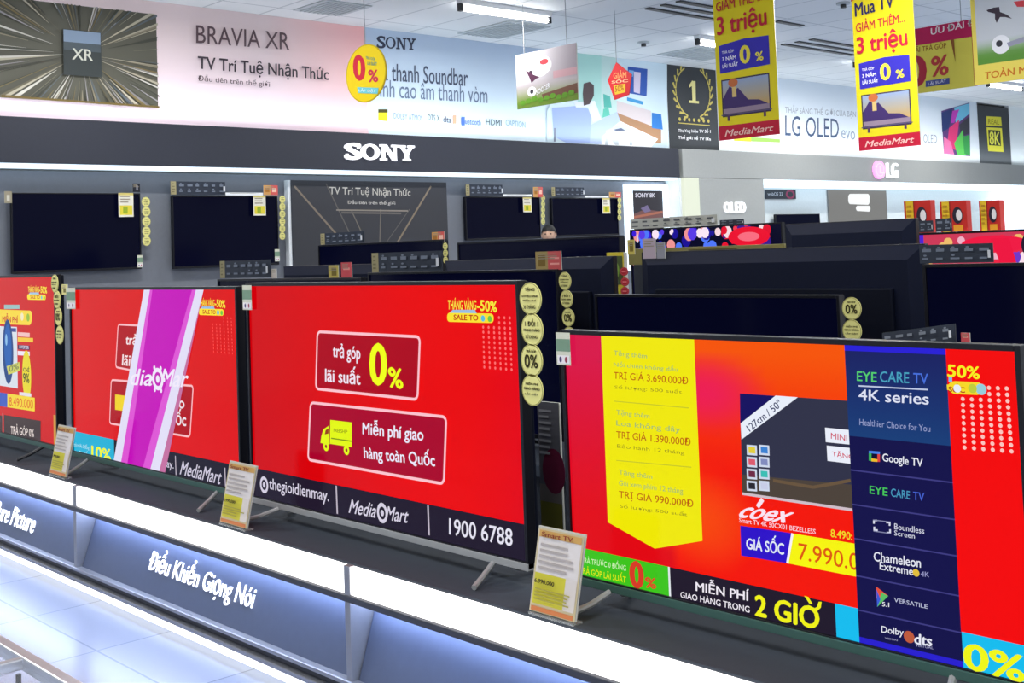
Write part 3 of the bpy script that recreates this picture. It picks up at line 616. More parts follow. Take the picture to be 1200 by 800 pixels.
# --- the nearest television: yellow pennant and navy feature list
u0 = FT.uv(657, 388)[0]; u1 = FT.uv(1196, 404)[0]; v1 = FT.uv(900, 394.5)[1]; v0 = FT.uv(900, 737)[1]
def paint_near(c, a, b, lo, hi):
    def bg(x, y):
        p = mix((244, 20, 2), (246, 84, 0), max(0, min(1, (y - .5) * 2.2))) if x > .28 else mix((226, 6, 20), (216, 22, 74), max(0, y - .25) * 1.5)
        m_ = max(0, 1 - ((x - .38) / .16) ** 2 - ((y - .8) / .16) ** 2) if x > .27 else 0
        q = max(0, 1 - ((x - .36) / .14) ** 2 - ((y - .32) / .2) ** 2)
        return mix(mix(p, (236, 26, 84), m_), (248, 70, 4), q)
    c.grid(a, b, lo, hi, bg, 40, 24)
    c.poly([(703, 391), (812, 394.5), (822, 634), (766, 643), (711, 612)], (240, 232, 6))
    rd = (186, 84, 14); gr = (156, 184, 112); br_ = (150, 140, 30)
    for y, s1, s2, s3, s4 in ((0, 'Tặng thêm', 'Nồi chiên không dầu', 'TRỊ GIÁ 3.690.000Đ', 'Số lượng: 500 suất'), (69.5, 'Tặng thêm', 'Loa không dây', 'TRỊ GIÁ 1.390.000Đ', 'Bảo hành 12 tháng'), (139.5, 'Tặng thêm', 'Gói xem phim 12 tháng', 'TRỊ GIÁ 990.000Đ', 'Số lượng: 500 suất')):
        dx = y * .045; k = y * .06
        c.text(s1, (718 + dx, 418 + y), (757 + dx, 422 + y + k * .2), (718 + dx, 410 + y), gr, .004); c.text(s2, (718 + dx, 431 + y), (793 + dx, 437 + y + k * .5), (718 + dx, 423 + y), gr, .004)
        c.text(s3, (718 + dx, 446 + y), (805 + dx, 453 + y + k * .55), (718 + dx, 433.5 + y), rd, .006); c.text(s4, (719 + dx, 456.5 + y), (798 + dx, 462.5 + y + k * .5), (719 + dx, 450.5 + y), br_, -.002)
        if y < 100: c.line((718 + dx, 470 + y), (806 + dx, 478 + y), .0025, (200, 200, 40))
    # picture of the set on offer
    c.poly([(866, 461), (992, 469.5), (999, 598), (869, 578.5)], (48, 50, 72)); c.poly([(866, 461), (908, 464), (866.5, 496)], (20, 14, 96)); c.poly([(868, 556), (998, 568), (999, 597), (869, 577.5)], (76, 66, 58))
    c.line((869, 578.5), (998, 597.5), .006, (206, 190, 200)); c.line((905, 563), (952, 571), .007, (104, 84, 62)); c.line((952, 571), (996, 563), .007, (104, 84, 62))
    c.poly([(867, 496), (908, 463.5), (934, 465.5), (868, 515)], (232, 238, 250)); c.text('127cm / 50"', (878, 506), (916, 475), (873, 499), (30, 40, 90), .01)
    for i, col in enumerate(((226, 206, 60), (60, 130, 210), (220, 90, 110), (130, 140, 190), (110, 40, 70), (60, 190, 180), (40, 40, 50), (200, 205, 230))):
        x, y = 874 + (i % 2) * 14.5, 521 + (i // 2) * 14; c.poly([(x, y), (x + 12, y + 1), (x + 12.5, y + 13), (x + .5, y + 12)], (206, 216, 236)); c.poly([(x + 2, y + 2.5), (x + 10, y + 3.2), (x + 10.5, y + 10.5), (x + 2.5, y + 9.8)], col)
    c.poly([(966, 501), (995, 504), (996, 521), (967, 518)], (234, 238, 250)); c.poly([(968, 522), (996, 525), (997, 543.5), (969, 540)], (234, 238, 250)); c.text('MINI', (973, 514), (992, 517), (973, 507), (206, 90, 110), .01); c.text('TẶNG', (975, 536), (1000, 540), (974, 527), (206, 60, 90), .01)
    c.line((887, 594), (893, 585), .01, (250, 226, 236)); c.text('coex', (866, 606), (922, 613), (870, 594), (252, 226, 240), .03, shear=.12); c.text('Smart TV 4K 50CX01 BEZELLESS', (865.5, 612), (955, 626), (865.5, 606.5), (250, 210, 220), .01)
    c.poly([(867, 616), (928, 625), (922, 660), (868, 651)], (46, 16, 200)); c.poly([(928, 625), (1001, 637), (1004, 676), (922, 660)], (246, 244, 8)); c.line((928, 625), (922, 660), .006, (250, 240, 250))
    c.text('GIÁ SỐC', (874, 643), (918, 650), (874, 623), (226, 232, 246), .025); c.text('7.990.000', (935, 655.5), (1032, 674), (935, 636), (222, 84, 12), .004); c.text('8.490:', (973, 629), (998, 633), (973, 620), (240, 216, 40), .02)
    # foot strip
    L = lambda x: c.P((x, 690))[0]
    vf = c.P((880, 685.5))[1]; x1, x2, x3 = c.P((785, 680))[0], c.P((978.5, 720))[0], c.P((1007, 730))[0]
    c.rect(a, x1 - .006, lo, vf, (62, 196, 30)); c.rect(x1 - .006, x1, lo, vf, (226, 232, 236)); c.rect(x1, x2, lo, vf, (32, 24, 42)); c.rect(x2, b, lo, vf, (20, 188, 238))
    c.text('TRẢ TRƯỚC 0 ĐỒNG', (681, 659), (733, 669), (681, 649), (206, 240, 180), .012); c.text('TRẢ GÓP LÃI SUẤT', (679, 671), (733, 683), (679, 660), (222, 232, 20), .012); c.text('0', (739, 687), (753, 690), (738, 657), (214, 60, 40), .05); c.text('%', (756, 688), (768, 690), (756, 676), (214, 80, 40), .04)
    c.text('MIỄN PHÍ', (815, 692), (877, 704), (815, 676), (236, 230, 240), .022); c.text('GIAO HÀNG TRONG', (797, 700), (878, 718), (797, 691), (236, 230, 240), .014); yy = (240, 240, 20); c.text('2 GIO', (885, 721), (959, 737.5), (885, 697), yy, .035)
    c.poly([(953, 713), (957, 711), (959, 705), (962.5, 705), (961.5, 712), (956, 717)], yy); c.poly([(942, 698), (947, 699.5), (952, 708), (948, 707)], yy)
    # navy feature list
    na, nb = c.P((989, 402))[0], c.P((1108, 404))[0]
    c.rect(na, nb, lo, hi, (18, 16, 74)); vt = c.P((1050, 516))[1]; c.grid(na, nb, vt, hi, lambda x, y: mix((24, 62, 120), (24, 30, 96), y), 3, 6); c.rect(na, nb, hi - .012, hi, (40, 30, 214)); c.rect(na, nb, lo, lo + .012, (40, 30, 206))
    for y in (558, 599.5, 640.5, 685, 726): vv = c.P((1057, y))[1]; c.rect(na, nb, vv - .0015, vv + .0015, (62, 60, 130))
    c.text('EYE', (1004, 446), (1027, 447.5), (1004, 435), (84, 206, 110), .012); c.text('CARE', (1031, 447.5), (1065, 449), (1031, 435), (70, 160, 190), .012); c.text('TV', (1070, 449), (1087, 450), (1070, 437), (70, 110, 220), .012)
    c.line((1006, 452), (1087, 456.5), .003, (190, 200, 230)); c.text('4K series', (1006, 469), (1088, 474), (1006, 456), (222, 226, 246), .012); c.text('Healthier Choice for You', (1007, 498), (1090, 506), (1007, 490.5), (150, 160, 206), -.004)
    for q, col in (([(1018, 528), (1031, 529), (1031, 532), (1018, 531)], (70, 130, 230)), ([(1018, 531), (1021, 531), (1021, 540), (1018, 539.5)], (60, 180, 90)), ([(1028, 532), (1031, 532), (1031, 541), (1028, 541)], (226, 70, 60)), ([(1021, 537), (1028, 538), (1028, 541), (1021, 540.5)], (240, 190, 40)), ([(1021, 531), (1028, 532), (1028, 538), (1021, 537)], (12, 12, 50))): c.poly(q, col)
    c.text('Google TV', (1034, 543), (1081, 550), (1034, 531), (232, 234, 246), .014)
    c.text('EYE', (1019, 578), (1040, 581), (1019, 569), (70, 196, 90), .01); c.text('CARE', (1044, 581.5), (1066, 585), (1044, 572), (70, 150, 190), .01); c.text('TV', (1070, 585.5), (1083, 587), (1070, 576), (70, 100, 214), .01)
    wt = (214, 216, 236)
    for p, dx, dy in (((1023, 608.5), 1, 1), ((1043.5, 611), -1, 1), ((1023.5, 622), 1, -1), ((1044, 625), -1, -1)): c.poly([p, (p[0] + dx * 5, p[1] + .4), (p[0] + dx * 5, p[1] + dy * 2), (p[0] + dx * 2, p[1] + dy * 2), (p[0] + dx * 2, p[1] + dy * 5), (p[0], p[1] + dy * 5)], wt)
    c.line((1023, 609), (1043, 611.5), .002, (130, 132, 170)); c.line((1023.5, 622), (1044, 625), .002, (130, 132, 170))
    c.text('Boundless', (1048, 620), (1083, 625.5), (1048, 613), wt, .004); c.text('Screen', (1048, 627), (1072, 631), (1048, 621), wt, .004)
    c.text('Chameleon', (1024, 657), (1079, 665), (1024, 646), (230, 232, 246), .012); c.text('Extreme', (1031, 667), (1070, 674), (1031, 658), (230, 232, 246), .012); c.dot((1073.5, 671), .0075, (226, 190, 60)); c.text('4K', (1079, 675), (1089, 676), (1079, 669), (150, 150, 200), .01)
    c.poly([(1027, 687), (1041, 698), (1027, 701)], (226, 80, 60)); c.poly([(1033, 694), (1041, 698), (1028, 711)], (90, 190, 100)); c.poly([(1027, 690), (1032, 702), (1028, 711)], (60, 90, 214)); c.text('5.1', (1034, 710), (1042, 711), (1034, 705), (230, 230, 240), .02)
    c.text('VERSATILE', (1048, 705), (1087, 713), (1048, 700), (190, 194, 224), .01)
    c.text('Dolby', (1033, 743), (1059, 747), (1033, 733), (226, 228, 240), .014); c.dot((1065.5, 746), .012, (190, 90, 60)); c.text('dts', (1072, 754), (1092, 757), (1072, 742), (230, 232, 246), .03); c.text('VIRTUAL', (1073, 757), (1094, 760.5), (1073, 754), (160, 160, 200), .006); c.text('VISION', (1037, 748), (1052, 751), (1037, 746), (160, 160, 200), .006)
    # right red end
    c.rect(nb, b, vf, hi, (244, 4, 4))
    c.text('50%', (1111, 441), (1148, 444), (1111, 427), (246, 240, 30), .03); c.rbox([(1109.5, 446), (1155, 448), (1155, 463), (1110.5, 461)], .018, 0, (246, 216, 40), None); c.rect(na, nb, c.P((1050, 470))[1], c.P((1050, 425))[1], (24, 42, 106)) if False else None
    c.poly([(1112, 441), (1116, 442), (1116, 448), (1112, 447)], (120, 190, 240)); c.text('SỐC', (1112, 459), (1131, 460), (1112, 449), (170, 40, 30), .03); c.dot((1122, 455), .008, (230, 236, 246)); c.dot((1150, 456), .011, (150, 206, 220)); c.dot((1140, 455), .009, (190, 206, 60))
    dots(c, (1128, 453), (1180, 455), (1131, 524), (1186, 528.5), 6, 11, .0042, (255, 196, 190), lambda i, j: j < 2 and i < 3)
    c.text('0%', (1131, 782), (1201, 800), (1131, 752), (240, 246, 20), .03)
    na2 = c.P((1108.3, 404))[0]
tv(FT, u0, u1, v0, v1, 'nearest lit television with a yellow pennant and a navy feature list', 'lit televisions on the front platform', paint_near, ((-2.102, -.045), (u1 - .18, .05)), ('green_trim', 'silver'), SH, energy=((653, 389), (671, 428)))
U4 = (u0, u1)

# ------------------------------------------------------------------ front platform with its light line and recessed panels
pf = thing('display_platform', (-3.5, 2.45, 0), 'long dark display platform with a white light line along its front edge', 'display platform')
PX0, PX1, YF = -7.6, .6, 2.075
boxo('top', PX0, PX1, YF + .012, 2.75, .352, SH, 'shelf_top', pf, .004)
boxo('carcass', PX0 + .02, PX1 - .02, 2.2, 2.72, .0, .352, 'cabinet', pf, .003)
DIV = [-7.05, -5.02, -3.02, -1.02]
ends = [PX0] + DIV + [PX1]
for a, b_ in zip(ends[:-1], ends[1:]):
    boxo('light_panel', a + .012, b_ - .012, YF - .004, YF + .012, .356, SH - .006, 'white_light', pf, .001)
    m_ = MB(); m_.prism([(a + .02, YF + .085, .318), (a + .02, YF + .2, .318), (a + .02, YF + .2, .1), (a + .02, YF + .012, .1)], [(b_ - .02, YF + .085, .318), (b_ - .02, YF + .2, .318), (b_ - .02, YF + .2, .1), (b_ - .02, YF + .012, .1)])
    m_.build('front_panel', 'slate_panel', pf)
    boxo('panel_light', a + .03, b_ - .03, YF + .03, YF + .06, .322, .334, 'panel_led', pf, 0)
for x in DIV: boxo('divider', x - .014, x + .014, YF - .008, YF + .1, .1, SH - .004, 'grey_rail', pf, .002)
boxo('upper_rail', PX0, PX1, YF - .012, YF + .02, .334, .354, 'dark_rail', pf, .003)
boxo('back_rail', PX0, PX1, YF + .02, YF + .2, .334, .352, 'dark_rail', pf, 0)
boxo('lower_rail', PX0, PX1, YF - .016, YF + .1, .088, .102, 'grey_rail', pf, .003)
boxo('kick_board', PX0, PX1, YF + .004, YF + .1, .05, .088, 'dark_rail', pf, .002)
boxo('kick_lip', PX0, PX1, YF - .02, YF + .02, .046, .062, 'grey_rail', pf, .003)
boxo('toe_light', PX0, PX1, YF + .006, YF + .04, .004, .046, 'toe_light', pf, 0)
# raised lettering on the tilted panels
def panel_text(s_, xs, label):
    bl, br, tl = xs; fr = Fr('Y', YF + .045)
    a, b_, c_ = fr.uv(*bl), fr.uv(*br), fr.uv(*tl)
    t = thing('panel_lettering', (a[0], YF + .04, a[1]), label, 'lettering'); z0 = (a[1] + b_[1]) / 2
    vs, fs = glyphs(s_, 0, .1)[0]; xsort = sorted(set(v[0] for v in vs)); gaps = sorted(((q - p, (p + q) / 2) for p, q in zip(xsort[:-1], xsort[1:])), reverse=True)[:s_.count(' ')]
    cuts = sorted(g for _, g in gaps); words = {}
    for f in fs: words.setdefault(sum(vs[f[0]][0] > c for c in cuts), []).append(f)
    for wi in sorted(words):
        m_ = MB(); mp = {}
        for f in words[wi]:
            g = []
            for q in f:
                if q not in mp:
                    x, y, z = vs[q]; Z = z0 + (c_[1] - a[1]) * y; mp[q] = len(m_.v); m_.v.append((a[0] + (b_[0] - a[0]) * x, YF + .012 + (Z - .1) / .218 * .073 - .002 - .004 * z, Z))
                g.append(mp[q])
            m_.f.append(tuple(g)); m_.c.append([(0, 0, 0)] * len(g))
        m_.build('raised_word', 'white_letter', t)
panel_text('Điều Khiển Giọng Nói', ((176, 678), (298, 712), (176, 647)), 'white raised lettering on the panel below the magenta-ribbon television')
panel_text('Pure Picture', ((-3, 609), (43, 621), (-3, 590)), 'white raised lettering on the panel at the left edge of the photo')

# ------------------------------------------------------------------ promo cards, stickers, price stands
def lines(c, u0, u1, v0, v1, n, col, rnd):
    h = (v1 - v0) / n
    for k in range(n):
        e = u1 - (u1 - u0) * rnd.uniform(0, .35); c.rect(u0, e, v1 - (k + .62) * h, v1 - (k + .2) * h, col)
RN = random.Random(11)
def sticker_strip(fr, centres, ry, label, d=.012, words=None, asp=.96):
    us = [fr.uv(*p) for p in centres]; rv = [(fr.uv(p[0], p[1] - r)[1] - fr.uv(p[0], p[1] + r)[1]) / 2 for p, r in zip(centres, ry)]
    t = thing('sticker_strip', fr.pt(*us[-1], d), label, 'promotional stickers', 'strips of round yellow stickers on the screens')
    for i, ((u, v), r) in enumerate(zip(us, rv)):
        n = 28; b = MB(); ru = r * asp
        for dd in (0,):
            lo = [fr.pt(u + ru * math.cos(2 * PI * k / n), v + r * math.sin(2 * PI * k / n), d) for k in range(n)]; hi = [fr.pt(u + ru * math.cos(2 * PI * k / n), v + r * math.sin(2 * PI * k / n), d + .003) for k in range(n)]
            b.prism(lo, hi, (226, 220, 138))
        c = Canvas(fr, .0003, d + .003); c.mb = b; ink = (52, 46, 14)
        c.ell(u, v, ru * .97, r * .97, (110, 100, 30), 28, .965)
        wd = words[i] if words else None
        for s_, y, h, w_ in (wd or (('TẶNG', .3, .25, 1.0), ('THÊM', -.15, .25, 1.1), ('ƯU ĐÃI', -.55, .2, .9))):
            c.text(s_, (u - ru * w_ / 2, v + y * r), (u + ru * w_ / 2, v + y * r), (u - ru * w_ / 2, v + (y + h) * r), ink, .02, px=False)
        c.build('disc', 'print', t)
    return t
ZERO = (('TRẢ GÓP', .48, .2, .9), ('0%', -.45, .8, 1.2)); ONE = (('1 ĐỔI 1', .2, .45, 1.2), ('TRONG THÁNG', -.12, .2, 1.5), ('SỬ DỤNG', -.6, .32, 1.1)); FREE = (('MIỄN PHÍ', .3, .2, 1.2), ('GIAO HÀNG', 0, .2, 1.5), ('LẮP ĐẶT', -.35, .2, 1.3))
GIFT = (('TẶNG', .42, .3, .9), ('GÓI BẢO HÀNH', .1, .16, 1.5), ('MIỄN PHÍ', -.16, .16, 1.2), ('36 THÁNG', -.62, .28, 1.1))
sticker_strip(FT, [(626, 349.5), (628, 385.5), (627.5, 421.5), (628.5, 456)], [19, 19, 19, 18.5], 'strip of four large yellow stickers beside the centre red television', .012, [GIFT, ONE, ZERO, FREE])
sticker_strip(FT, [(67.5, 332), (70.3, 351), (71.8, 370.5), (73.4, 392)], [10.5, 10.5, 10.5, 11], 'strip of four yellow stickers beside the leftmost red television', .012, [GIFT, ONE, ZERO, FREE])
Y2 = 3.8; F2 = Fr('Y', Y2)
sticker_strip(F2, [(664.5, 329), (666.5, 350), (668.5, 371.5), (669.5, 393)], [10.5] * 4, 'strip of yellow stickers right of the dark television behind the centre one', .012, [GIFT, ONE, ZERO, FREE])
sticker_strip(F2, [(1000.5, 361), (1001, 387)], [13.2, 13], 'two yellow stickers right of the dark television behind the nearest one', .012, [ZERO, FREE])

def price_stand(pxs, label):
    """a printed price leaflet in a leaning acrylic holder; px: tl, tr, br, bl"""
    fr = Fr('Y', 2.10); q = [fr.uv(*p) for p in pxs]; u0, u1 = (q[0][0] + q[3][0]) / 2, (q[1][0] + q[2][0]) / 2; v0, v1 = SH + .008, (q[0][1] + q[1][1]) / 2
    sk = (q[0][0] - q[3][0]) / 2 + (q[1][0] - q[2][0]) / 2; sk *= .8                  # the leaflet leans sideways a little
    yb, yt = 2.098, 2.114
    t = thing('price_stand', ((u0 + u1) / 2, 2.105, SH), label, 'price stand', 'price leaflets on the front platform')
    class L:
        k = 'Y'
        @staticmethod
        def pt(u, v, d=0): return (u + sk * ((v - v0) / (v1 - v0) - .5), yb + (yt - yb) * (v - v0) / (v1 - v0) - d, v)
    c = Canvas(L, .0004, .001); W, H = u1 - u0, v1 - v0
    c.rect(u0, u1, v0, v1, (206, 190, 150)); c.rect(u0 + .006, u1 - .006, v0 + H * .45, v1 - H * .1, (222, 214, 208)); c.rect(u0 + .006, u1 - W * .28, v0 + H * .1, v0 + H * .47, (206, 196, 60)); c.rect(u1 - W * .28, u1 - .006, v0 + H * .1, v0 + H * .47, (216, 206, 196))
    c.rect(u0 + .006, u1 - .006, v1 - H * .1, v1 - H * .02, (206, 160, 90)); c.rect(u0 + .006, u1 - .006, v0 + .003, v0 + H * .07, (200, 120, 70))
    for a, b_, n in ((.5, .84, 5), (.14, .3, 4)): lines(c, u0 + .015, u1 - .02, v0 + H * a, v0 + H * b_, n, (176, 166, 160) if a > .4 else (170, 160, 70), RN)
    c.text('Smart TV', (u0 + W * .12, v1 - H * .085), (u0 + W * .8, v1 - H * .085), (u0 + W * .12, v1 - H * .03), (140, 50, 40), .01, px=False); c.text('6.990.000', (u0 + .014, v0 + H * .36), (u0 + W * .52, v0 + H * .36), (u0 + .014, v0 + H * .41), (60, 50, 30), .02, px=False)
    c.build('leaflet', 'print', t)
    b = MB(); b.prism([L.pt(u, v, -.001) for u, v in ((u0 - .003, v0), (u1 + .003, v0), (u1 + .003, v1 + .004), (u0 - .003, v1 + .004))], [L.pt(u, v, -.004) for u, v in ((u0 - .003, v0), (u1 + .003, v0), (u1 + .003, v1 + .004), (u0 - .003, v1 + .004))]); b.build('holder', 'card_back', t)
    boxo('foot', u0 - sk * .4, u1 - sk * .4, 2.089, 2.122, SH, SH + .006, 'acrylic', t, .001)
price_stand([(66, 500), (85, 502), (77, 556), (58, 552)], 'yellow price leaflet standing between the leftmost and the magenta-ribbon televisions')
price_stand([(266, 543), (298, 547), (288, 614), (258, 607)], 'yellow price leaflet standing at the lower left corner of the centre television')
price_stand([(629, 620), (682, 629), (673, 724), (620, 709)], 'large price leaflet standing between the centre and the nearest televisions')

def feature_card(fr, px, label, body='card_dark', khaki=True, tilt=0, d=.0, ink=(112, 120, 134), cols=6, th=.004, foot=None):
    """a wide card of feature icons standing on a television's top edge; px: bl, br, top-left y, khaki share"""
    (x0, y0), (x1, y1), yt = px; a, b_, c_ = fr.uv(x0, y0), fr.uv(x1, y1), fr.uv(x0, yt)
    W = b_[0] - a[0]; v0 = (a[1] + b_[1]) / 2 if not tilt else a[1]; H = c_[1] - a[1]; tl_ = (b_[1] - a[1]) if tilt else 0
    t = thing('feature_card', fr.pt(a[0] + W / 2, v0, d), label, 'feature card', 'feature cards on top of televisions')
    class L:
        @staticmethod
        def pt(u, v, dd=0): return fr.pt(u, v + tl_ * (u - a[0]) / W, d + dd)
    pts = ((a[0], v0), (b_[0], v0), (b_[0], v0 + H), (a[0], v0 + H)); m_ = MB(); m_.prism([L.pt(*p, -th) for p in pts], [L.pt(*p, 0) for p in pts]); m_.build('card', body, t)
    c = Canvas(L, .0006, 0.0003); s = a[0]
    c.rect(a[0], b_[0], v0, v0 + H, (48, 54, 66) if body == 'card_dark' else (176, 176, 168))
    if khaki: c.rect(s, s + W * .1, v0, v0 + H, (158, 148, 110)); lines(c, s + W * .02, s + W * .08, v0 + H * .1, v0 + H * .9, 4, (120, 112, 80), RN); s += W * .12
    n = cols; cw = (b_[0] - s) / n
    for k in range(n):
        for r in range(2):
            yy = v0 + H * (.62 if r == 0 else .2); c.rect(s + cw * (k + .2), s + cw * (k + RN.uniform(.6, .85)), yy, yy + H * (.1 if r else .16), ink)
            if RN.random() < .5: c.ell(s + cw * (k + .4), yy + H * .22, cw * .12, H * .05, ink, 10)
    c.rect(b_[0] - W * .05, b_[0] - W * .015, v0 + H * .25, v0 + H * .65, (214, 216, 220))
    c.build('printed_face', 'print', t); return t
def small_tag(fr, pxs, label, parts, name='price_tag', cat='price tag', d=.008, group='price tags on televisions'):
    """a small hanging or standing tag; px: tl, br; parts: list of (u share 0..1 x2, v share x2, colour)"""
    tl, br = fr.uv(*pxs[0]), fr.uv(*pxs[1]); u0, u1, v0, v1 = tl[0], br[0], br[1], tl[1]; W, H = u1 - u0, v1 - v0
    t = thing(name, fr.pt((u0 + u1) / 2, v0, d), label, cat, group)
    a, b_ = fr.pt(u0, v0, d), fr.pt(u1, v1, d + .003); MB().box(*sorted((a[0], b_[0])), *sorted((a[1], b_[1])), v0, v1).build('card', 'card_back', t)
    c = Canvas(fr, .0002, d + .003)
    for p0, p1, q0, q1, col in parts: c.rect(u0 + W * p0, u0 + W * p1, v0 + H * q0, v0 + H * q1, col)
    lines(c, u0 + W * .12, u0 + W * .88, v0 + H * .55, v0 + H * .9, 3, (150, 140, 120), RN)
    c.build('print', 'print', t); return t
WY = [(0, 1, 0, 1, (226, 222, 206)), (.08, .92, .08, .48, (222, 206, 60)), (.3, .6, .14, .42, (150, 170, 40)), (0, 1, .9, 1, (206, 190, 110))]
OR = [(0, .5, 0, 1, (206, 150, 84)), (.5, 1, 0, 1, (212, 90, 84)), (.12, .4, .3, .7, (170, 110, 40)), (.6, .9, .3, .7, (240, 190, 170))]
KR = [(0, .48, 0, 1, (160, 138, 84)), (.48, 1, 0, 1, (196, 84, 84)), (.1, .38, .2, .8, (120, 96, 40)), (.56, .92, .58, .68, (226, 150, 140)), (.56, .92, .28, .38, (226, 150, 140))]
RD = [(0, 1, 0, 1, (204, 78, 84)), (.2, .8, .5, .65, (230, 150, 140))]
YL = [(0, 1, 0, 1, (190, 172, 84)), (.3, .8, .2, .8, (120, 104, 40))]

# ------------------------------------------------------------------ wall televisions in the dark bay
WX = Fr('X', -10.17)
def wall_tv(pxs, label, en=None):
    q = [WX.uv(*p) for p in pxs]; u0, u1 = (q[0][0] + q[3][0]) / 2, (q[1][0] + q[2][0]) / 2; v1, v0 = (q[0][1] + q[1][1]) / 2, (q[2][1] + q[3][1]) / 2
    return tv(WX, u0, u1, v0, v1, label, 'dark televisions on the wall of the dark bay', wall=.08, energy=en, bez=.01, depth=.02)
wall_tv([(13, 225), (164, 227), (166, 316), (14, 320)], 'dark wall television at far left, reflecting a pale purple shape', ((160.5, 299), (167, 313)))
wall_tv([(202, 229), (325, 230), (327, 311), (203, 314)], 'dark wall television just left of the grey text board', ((321.5, 292), (327.5, 306)))
wall_tv([(546, 230), (632, 231), (634, 279), (546, 282)], 'dark wall television just right of the grey text board')
wall_tv([(647, 231.5), (723, 232.5), (726, 275), (647, 278)], 'dark wall television beside the white glowing picture frame')
W2 = Fr('X', -10.14)
sticker_strip(W2, [(170.8, 236.4), (171.3, 247.8), (171.5, 259.4), (171.5, 270.9), (171.7, 282.2)], [5.8] * 5, 'strip of five yellow stickers beside the far left wall television', 0, None, .9)
sticker_strip(W2, [(330.8, 233.5 + k * 8.6) for k in range(6)], [4.5] * 6, 'strip of six yellow stickers beside the wall television left of the grey text board', 0, None, .9)
sticker_strip(W2, [(636.3, 232 + k * 6.9) for k in range(5)], [3.6] * 5, 'strip of yellow stickers on the wall television right of the grey text board', 0, None, .9)
sticker_strip(W2, [(725.8, 234.5 + k * 6.8) for k in range(4)], [3.5] * 4, 'strip of yellow stickers beside the glowing picture frame', 0, None, .9)
small_tag(W2, [(138, 226), (156, 254)], 'white and yellow price tag hanging on the far left wall television', WY)
small_tag(W2, [(296, 229), (311, 252.5)], 'white and yellow price tag hanging on the wall television left of the text board', WY)
small_tag(W2, [(612, 231), (622.5, 248.5)], 'white and yellow price tag on the wall television right of the text board', WY)
small_tag(W2, [(705, 232), (714.5, 250)], 'white and yellow price tag on the wall television by the glowing frame', WY)
small_tag(W2, [(308, 217), (325, 228.5)], 'orange and pink tag standing on the wall television left of the text board', OR)
small_tag(W2, [(624, 219), (635.5, 231)], 'orange tag standing on the wall television right of the text board', OR)
small_tag(W2, [(713, 225), (727, 231.5)], 'small orange tag standing on the wall television by the glowing frame', OR)
small_tag(W2, [(154.5, 215), (163.5, 225)], 'small black tag standing on the right corner of the far left wall television', [(0, 1, 0, 1, (30, 30, 40)), (.5, .7, .2, .8, (150, 150, 160))])
small_tag(W2, [(4.5, 224), (13.5, 238)], 'small khaki card on the top left corner of the far left wall television', [(0, 1, 0, 1, (150, 142, 120)), (.3, .7, .2, .7, (200, 196, 180))])
feature_card(W2, ((200, 228), (264, 228), 212.5), 'dark icon card on the wall television left of the text board', d=0)
feature_card(W2, ((546, 229), (589, 229), 216), 'dark icon card on the wall television right of the text board', d=0)
feature_card(W2, ((646.5, 230), (684.5, 230.5), 219), 'dark icon card on the wall television beside the glowing frame', d=0)
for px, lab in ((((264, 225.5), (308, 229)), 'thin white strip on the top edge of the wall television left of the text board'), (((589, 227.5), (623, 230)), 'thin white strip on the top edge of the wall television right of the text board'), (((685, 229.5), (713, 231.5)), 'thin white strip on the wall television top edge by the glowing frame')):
    small_tag(W2, list(px), lab, [(0, 1, 0, 1, (236, 238, 240))], 'white_strip', 'label strip', .002, 'white strips on wall televisions')  # plain white strips along the television top edges
u0, v1 = WX.uv(341, 211); u1, _ = WX.uv(523, 214); v0 = 1.0
t = thing('text_board', (-10.2, (u0 + u1) / 2, v0), 'grey text board with fine pale rays between the wall televisions', 'wall board')
boxo('board', -10.248, -10.172, u0, u1, v0, v1, 'card_dark', t); boxo('white_edge', -10.248, -10.18, u0 - .035, u0, v0, v1, 'white_paint', t)  # white painted strip down the left edge of the board
c = Canvas(WX, .0002, 0); c.rect(u0, u1, v0, v1, (56, 57, 62))
for a, b_, wd, col in (((345, 218), (394, 274), .02, (124, 112, 98)), ((382, 215), (415, 284), .012, (96, 92, 88)), ((412, 247), (425, 275), .012, (110, 104, 96)), ((446, 245), (445, 285), .012, (110, 104, 96)), ((505, 218), (465, 285), .02, (130, 116, 98)), ((480, 245), (452, 285), .008, (96, 92, 88)), ((394, 246), (478, 247), .014, (136, 128, 118)), ((400, 249), (470, 250), .02, (100, 96, 92))): c.line(a, b_, wd, col)
c.text('TV Trí Tuệ Nhận Thức', (386, 230), (481, 232), (386, 218), (188, 184, 176), .008); c.text('Đầu tiên trên thế giới', (407, 240), (463, 241), (407, 234), (196, 192, 186), .012)
c.build('print', 'print', t)
# glowing picture frame
u0, v1 = WX.uv(735, 216); u1, _ = WX.uv(781.5, 217); v0 = 1.05
t = thing('picture_frame', (-10.2, (u0 + u1) / 2, v0), 'white glowing frame round a dark picture at the right end of the bay', 'light frame')
b = MB(); e = .075
b.box(-10.248, -10.15, u0, u0 + e, v0, v1); b.box(-10.248, -10.15, u1 - e, u1, v0, v1); b.box(-10.248, -10.15, u0 + e, u1 - e, v1 - e, v1); b.box(-10.248, -10.15, u0 + e, u1 - e, v0, v0 + e); b.build('frame', 'cove_led', t)
c = Canvas(WX, .0002, -.02); boxo('backing', -10.248, -10.2, u0 + e, u1 - e, v0 + e, v1 - e, 'card_dark', t); c.rect(u0 + e, u1 - e, v0 + e, v1 - e, (56, 54, 62)); c.text('SONY 8K', (746, 231), (769, 231), (746, 226), (220, 220, 236), .03); c.poly([(741, 252), (757, 245), (778, 248), (778, 262), (741, 262)], (120, 84, 84)); c.poly([(752, 244), (760, 240), (764, 247), (757, 249)], (120, 110, 150)); c.line((741, 255), (778, 248), .03, (176, 110, 90)); c.build('picture', 'backlit_print', t)

